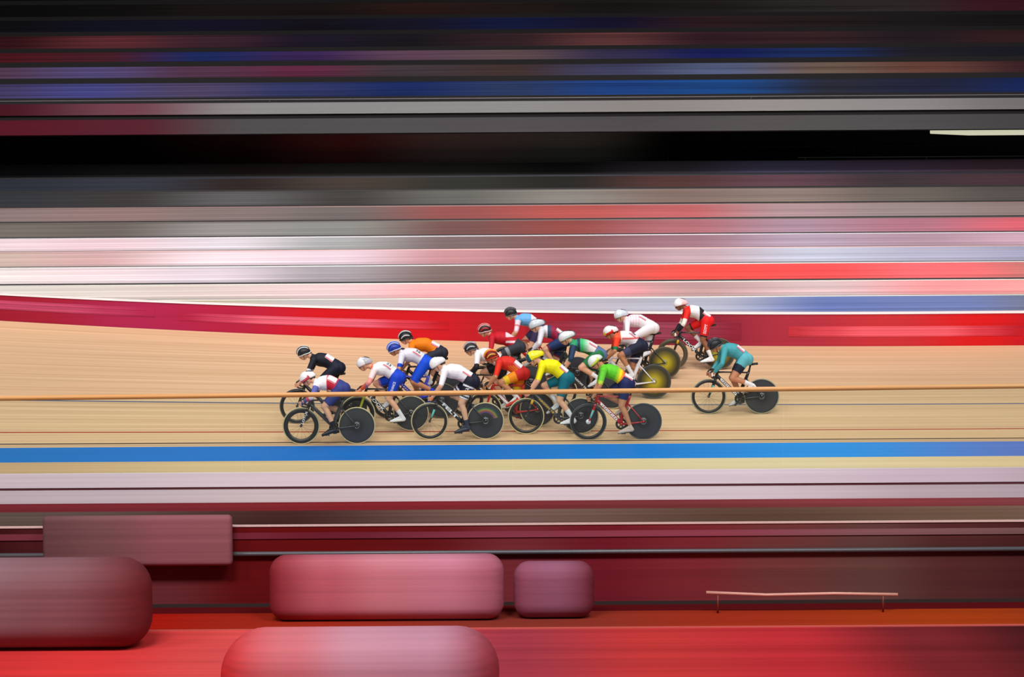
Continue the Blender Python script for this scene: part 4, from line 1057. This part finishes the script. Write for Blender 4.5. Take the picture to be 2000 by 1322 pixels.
G = mat
RED = mat('frame_red', (178, 26, 36), .3, coat=.5); BLUEF = mat('frame_blue', (72, 78, 200), .3, coat=.5); WHT = mat('frame_white', (228, 226, 232), .3, coat=.4)
YEL = mat('decal_yellow', (238, 184, 30), .4); LIME = mat('fork_lime', (168, 170, 40), .35); TEALD = mat('decal_teal', (92, 190, 178), .4); SCAR = mat('frame_scarlet', (200, 40, 30), .3, coat=.4)
GREYF = mat('frame_grey', (52, 54, 60), .3, coat=.4)
riders = [
 # name, X, Y, scale, bike spec, bike label, rider spec, rider label
 (-3.263, -.09, .99, dict(frame=GREYF, fork=BLK, deep=1, fork_text='LOTUS', tyre=TYRE_TAN),
  'dark grey track bicycle nearest on the far left, deep front rim and cream tyres',
  dict(H=(-.40, 1.215), S=(-.20, 1.075), B=1.245, P=(.22, 1.02), pitch=40, jersey=gb_j, sleeve=1.9, shorts=plain((52, 62, 128)), leg=.85, helmet=('aero', (244, 242, 246), (206, 70, 90), 'low'), bigvisor=1, hair=(50, 34, 28), glove=(50, 62, 128), skin='light', shoe=(30, 32, 40), sock=(BK, .7)),
  'front rider crouched low in white, blue and red suit with white red-edged helmet', 3.9),
 (-3.476, 1.06, .965, dict(frame=BLK, tyre=TYRE_GREY),
  'black track bicycle of the black-clad rider, behind the leading grey one',
  dict(H=(-.37, 1.375), S=(-.16, 1.225), B=1.335, P=(.26, 1.08), pitch=30, jersey=lambda r, t, p: (214, 216, 226) if (r == 'uparm' and t > .70) else (24, 27, 40), sleeve=.95, shorts=plain((20, 26, 46)), leg=.8, helmet=('vent', (38, 38, 42), (226, 226, 226)), visor=False, hair=(40, 26, 20), bib=(.20, .80), skin='light', shoe=(30, 30, 34)),
  'rider in an all black suit and black and white vented helmet at the far left', 1.2),
 (-2.327, .63, .97, dict(frame=BLK, fork=LIME, text=('LOOK', WHITE, .36, .052), tyre=TYRE_TAN, deep=1),
  'black track bicycle with yellow-green fork and LOOK on its down tube',
  dict(H=(-.385, 1.295), S=(-.17, 1.165), B=1.30, P=(.24, 1.03), pitch=30, jersey=fra_j, sleeve=1.85, shorts=lambda r, t, p: (20, 66, 200) if t < .74 else (150, 110, 170), leg=.84, helmet=('aero', (240, 240, 244), (182, 182, 190), 'rear'), thigh_text=('FRANCE', .20, .048, WHITE), num='23', bib=(.25, .75), skin='light', glove=(240, 110, 60), sock=((225, 226, 232), .62)),
  'rider in white top, orange sleeves and blue shorts reading FRANCE', 5.5),
 (-1.80, 1.36, .98, dict(frame=BLUEF, panel=(BLUEF, WHITE), tyre=TYRE_BROWN),
  'blue track bicycle under the rider with the blue helmet',
  dict(H=(-.40, 1.35), S=(-.24, 1.20), B=1.325, P=(.20, 1.07), pitch=30, jersey=ita_j, sleeve=.92, shorts=plain((14, 76, 214)), leg=.97, helmet=('vent', (30, 84, 214), (190, 204, 246), (20, 50, 150)), hair=(34, 22, 18), pony=1, num='36', bib=(.22, .75), skin='tan', shoe=(20, 60, 210), sock=((20, 60, 210), .8)),
  'rider in pale grey top, bright blue shorts and blue vented helmet', .7),
 (-1.624, 1.995, .975, dict(frame=BLK, tyre=TYRE_BROWN),
  'black track bicycle mostly hidden under the orange-clad rider',
  dict(H=(-.40, 1.39), S=(-.26, 1.21), B=1.35, P=(.26, 1.08), pitch=26, jersey=plain((244, 128, 10)), sleeve=.9, shorts=plain((38, 40, 56)), helmet=('vent', (222, 222, 226), (34, 34, 38)), hair=(60, 44, 36), bib=(.14, .95), skin='light'),
  'rider in a plain orange jersey and dark shorts with black and white helmet', 2.6),
 (-.984, .15, 1.0, dict(frame=BLK, text=('FELT', WHITE, .36, .058), bold=.04, fork_decal=TEALD, rainbow=1, tyre=TYRE_TAN),
  'black track bicycle with FELT on the down tube and rainbow arc on its disc',
  dict(H=(-.375, 1.385), S=(-.22, 1.235), B=1.345, P=(.24, 1.07), pitch=42, jersey=lambda r, t, p: (240, 236, 244) if not (r == 'torso' and p.z < 1.10) else (214, 190, 204), sleeve=.98, shorts=usa_s, leg=.80, helmet=('aero', (246, 246, 250), (230, 230, 236), 'rear'), hair=(60, 44, 34), thigh_text=('USA', .12, .07, WHITE), bib=(.12, .8), glove=(236, 120, 60), skin='light', shoe=(40, 44, 60), sock=((50, 54, 72), .72)),
  'rider in white top and navy striped shorts with smooth white helmet, front row middle', 4.4),
 (-.121, 2.595, .95, dict(frame=BLK, tyre=TYRE_BROWN),
  'black track bicycle hidden below the rider in crimson',
  dict(H=(-.43, 1.41), S=(-.27, 1.23), B=1.34, P=(.24, 1.06), pitch=22, jersey=den_j, sleeve=.98, shorts=lambda r, t, p: (52, 54, 64) if not (r == 'thigh' and .45 < t < .6) else (150, 150, 156), leg=.85, helmet=('vent', (206, 30, 46), (232, 190, 190), (60, 16, 20)), bib=None, hair=(150, 110, 80), skin='light'),
  'rider in a crimson jersey with white crosses and a red and white helmet', 1.9),
 (-.379, 1.50, .965, dict(frame=BLK, tyre=TYRE_GREY),
  'black track bicycle behind the red-framed one, its rider in white with black sleeves',
  dict(H=(-.41, 1.335), S=(-.27, 1.19), B=1.30, P=(.20, 1.03), pitch=26, jersey=lambda r, t, p: (28, 28, 34) if (r == 'fore' or (r == 'uparm' and t > .75)) else (236, 234, 240), sleeve=1.9, shorts=plain((34, 34, 40)), helmet=('vent', (200, 200, 206), (120, 90, 96), (40, 40, 44)), hair=(40, 30, 26), skin='light', glove=(30, 30, 34)),
  'rider with white shoulders, black forearm sleeves and grey patterned vented helmet', 5.0),
 (-.03, .84, .97, dict(frame=SCAR, fork=SCAR, panel=(WHITE, None), tyre=TYRE_TAN),
  'scarlet framed track bicycle under the red and yellow rider',
  dict(H=(-.37, 1.365), S=(-.21, 1.225), B=1.325, P=(.20, 1.03), pitch=30, jersey=esp_j, sleeve=.96, shorts=lambda r, t, p: (238, 140, 20) if (r == 'thigh' and .25 < t < .6) else ((230, 196, 40) if r == 'thigh' and t >= .6 else (196, 34, 30)), leg=.84, helmet=('vent', (240, 190, 40), (214, 60, 24), (120, 24, 14)), hair=(60, 36, 24), bib=(.15, .8), skin='tan', glove=(30, 28, 30), shoe=(214, 50, 30)),
  'rider in a red suit with yellow and orange shorts and a flame coloured helmet', 2.2),
 (.738, .43, .985, dict(frame=GREYF, text=('ARGON 18', YEL, .38, .030), fork_decal2=YEL, fork_decal=BLK, tyre=TYRE_TAN),
  'dark grey track bicycle with yellow ARGON 18 lettering, rider in yellow',
  dict(H=(-.375, 1.43), S=(-.20, 1.255), B=1.365, P=(.23, 1.05), pitch=34, jersey=plain((238, 230, 8)), sleeve=.97, shorts=plain((8, 106, 122)), leg=.82, helmet=('long', (240, 232, 20), (14, 84, 96), 'front'), bib=(.13, .9), skin='light', shoe=(228, 230, 234), sock=((232, 232, 236), .5)),
  'rider in bright yellow jersey and teal shorts with a yellow pointed helmet', 5.6),
 (.352, 3.98, .95, dict(frame=RED, tyre=TYRE_BROWN),
  'red track bicycle hidden beneath the sky blue rider',
  dict(H=(-.40, 1.38), S=(-.24, 1.22), B=1.35, P=(.20, 1.04), pitch=22, jersey=can_j, sleeve=.98, shorts=plain((60, 52, 86)), helmet=('vent', (58, 58, 64), (90, 90, 96)), bib=(.14, .9), skin='light', visor=False),
  'rider with sky blue shoulders, white sleeves and dark grey helmet', .3),
 (.79, 3.20, .955, dict(frame=BLK, tyre=TYRE_GREY),
  'black track bicycle hidden beneath the rider with white sleeves and navy shorts',
  dict(H=(-.36, 1.335), S=(-.22, 1.20), B=1.30, P=(.22, 1.02), pitch=30, jersey=nor_j, sleeve=1.95, shorts=lambda r, t, p: (26, 50, 98) if t < .75 else (120, 30, 50), leg=.85, helmet=('long', (206, 214, 222), (110, 120, 132), 'stripe'), bib=(.16, .95), skin='light', visor=True),
  'rider with long white sleeves, dark red and navy suit and pale blue-white helmet', 3.0),
 (1.391, 1.93, .975, dict(frame=BLK, text=('ARGON 18', WHITE, .36, .034), fork_decal2=YEL, tyre=TYRE_TAN),
  'black track bicycle with white ARGON 18 lettering, rider in green and white',
  dict(H=(-.41, 1.405), S=(-.24, 1.255), B=1.345, P=(.24, 1.08), pitch=34, jersey=irl_j, sleeve=1.25, shorts=lambda r, t, p: (92, 112, 156) if r == 'pelvis' else (32, 118, 66), leg=.80, helmet=('long', (226, 232, 236), (120, 134, 144), 'stripe'), bib=(.18, 1.05), skin='light', glove=(236, 236, 238), shoe=(200, 205, 205)),
  'rider in a green, white and navy jersey with green shorts and white helmet', 1.4),
 (1.846, .08, .985, dict(frame=RED, fork=RED, panel=(WHITE, RED), fork_decal=TEALD, tyre=TYRE_GREY, hub=WHITE, hubscale=1.9),
  'red framed track bicycle nearest on the right of the bunch',
  dict(H=(-.39, 1.445), S=(-.225, 1.275), B=1.35, P=(.18, 1.06), pitch=50, yaw=18, jersey=ltu_j, sleeve=.94, shorts=plain((34, 42, 92)), leg=.72, helmet=('aero', (222, 228, 226), (206, 220, 80), 'low'), hair=(56, 40, 30), bib=(.02, .95), skin='tan', glove=(30, 32, 34), shoe=(190, 170, 160), sock=((200, 175, 160), .9)),
  'rider in a lime green jersey fading to orange with a pale green helmet', 4.9),
 (2.557, 3.965, .965, dict(frame=BLK, disc=DISC_Y, tyre=TYRE_BROWN, rim=RIM_BROWN, deep=1),
  'track bicycle with yellow-centred rear disc, its rider all in white',
  dict(H=(-.42, 1.345), S=(-.28, 1.20), B=1.335, P=(.22, 1.08), pitch=28, jersey=jpn_j, sleeve=.96, shorts=plain((232, 226, 232)), leg=.97, helmet=('aero', (226, 232, 240), (206, 214, 226), 'rear'), bib=(.25, .95), skin='light', shoe=(220, 220, 226)),
  'rider all in white with faint pink stripes and white helmet', 2.0),
 (2.226, 2.60, .99, dict(frame=WHT, fork=WHT, disc=DISC_Y, tyre=TYRE_GREY, crank=STEEL),
  'white framed track bicycle with a yellow-centred rear disc',
  dict(H=(-.36, 1.325), S=(-.22, 1.19), B=1.315, P=(.22, 1.05), pitch=32, jersey=por_j, sleeve=.98, shorts=lambda r, t, p: (28, 32, 56) if t < .5 else (62, 66, 96), leg=.82, helmet=('aero', (244, 240, 240), (226, 40, 20), 'low', (232, 206, 20)), hair=(36, 26, 22), num='3', bib=(.22, 1.05), skin='tan'),
  'rider in white top with red sleeves, dark shorts and a white, red and yellow helmet', 2.8),
 (3.732, 4.69, .955, dict(frame=BLK, text=('LOOK', WHITE, .36, .058), disc=DISC_Y, tyre=TYRE_BROWN, rim=RIM_BROWN, deep=1, fork_decal2=YEL),
  'black track bicycle with LOOK on the down tube, farthest up the banking',
  dict(H=(-.34, 1.425), S=(-.19, 1.25), B=1.36, P=(.22, 1.07), pitch=22, jersey=egy_j, sleeve=1.8, shorts=lambda r, t, p: (226, 26, 30) if not (r == 'thigh' and t > .76) else (28, 24, 30), leg=.84, helmet=('aero', (244, 244, 248), (232, 196, 200), 'rear'), thigh_text=('EGYPT', .20, .062, WHITE), bib=(.07, .85), skin='brown', glove=(238, 238, 240), shoe=(214, 216, 220)),
  'rider in red, white and black suit reading EGYPT on the thigh', 5.3),
 (4.160, 1.615, .99, dict(frame=BLK, panel=(WHITE, DARKINK), fork_decal=TEALD, tyre=TYRE_PALE, emblem=True),
  'black track bicycle alone at the back of the bunch on the right',
  dict(H=(-.39, 1.33), S=(-.21, 1.22), B=1.33, P=(.17, 1.06), pitch=40, jersey=plain((70, 160, 170)), sleeve=1.92, shorts=tea_s, leg=.70, helmet=('vent', (38, 42, 54), (52, 58, 72)), hair=(40, 26, 20), bib=(.17, 1.0), skin='tan', glove=(226, 230, 232), shoe=(190, 190, 190)),
  'last rider on the right, in a turquoise long-sleeved suit and dark helmet', .9),
]
for X, Y, sc, bd, blab, rd, rlab, ph0 in riders:
    p = surf(X, Y); bd['phase'] = ph0; rd['phase'] = ph0
    bk = bicycle(bd, blab); bk.location = (X, p.y if Y < 0 else Y, p.z if Y < 0 else Y * math.tan(bank(X))); bk.scale = (sc,) * 3
    pr = person(rd, rlab); pr.location = bk.location; pr.scale = (sc,) * 3
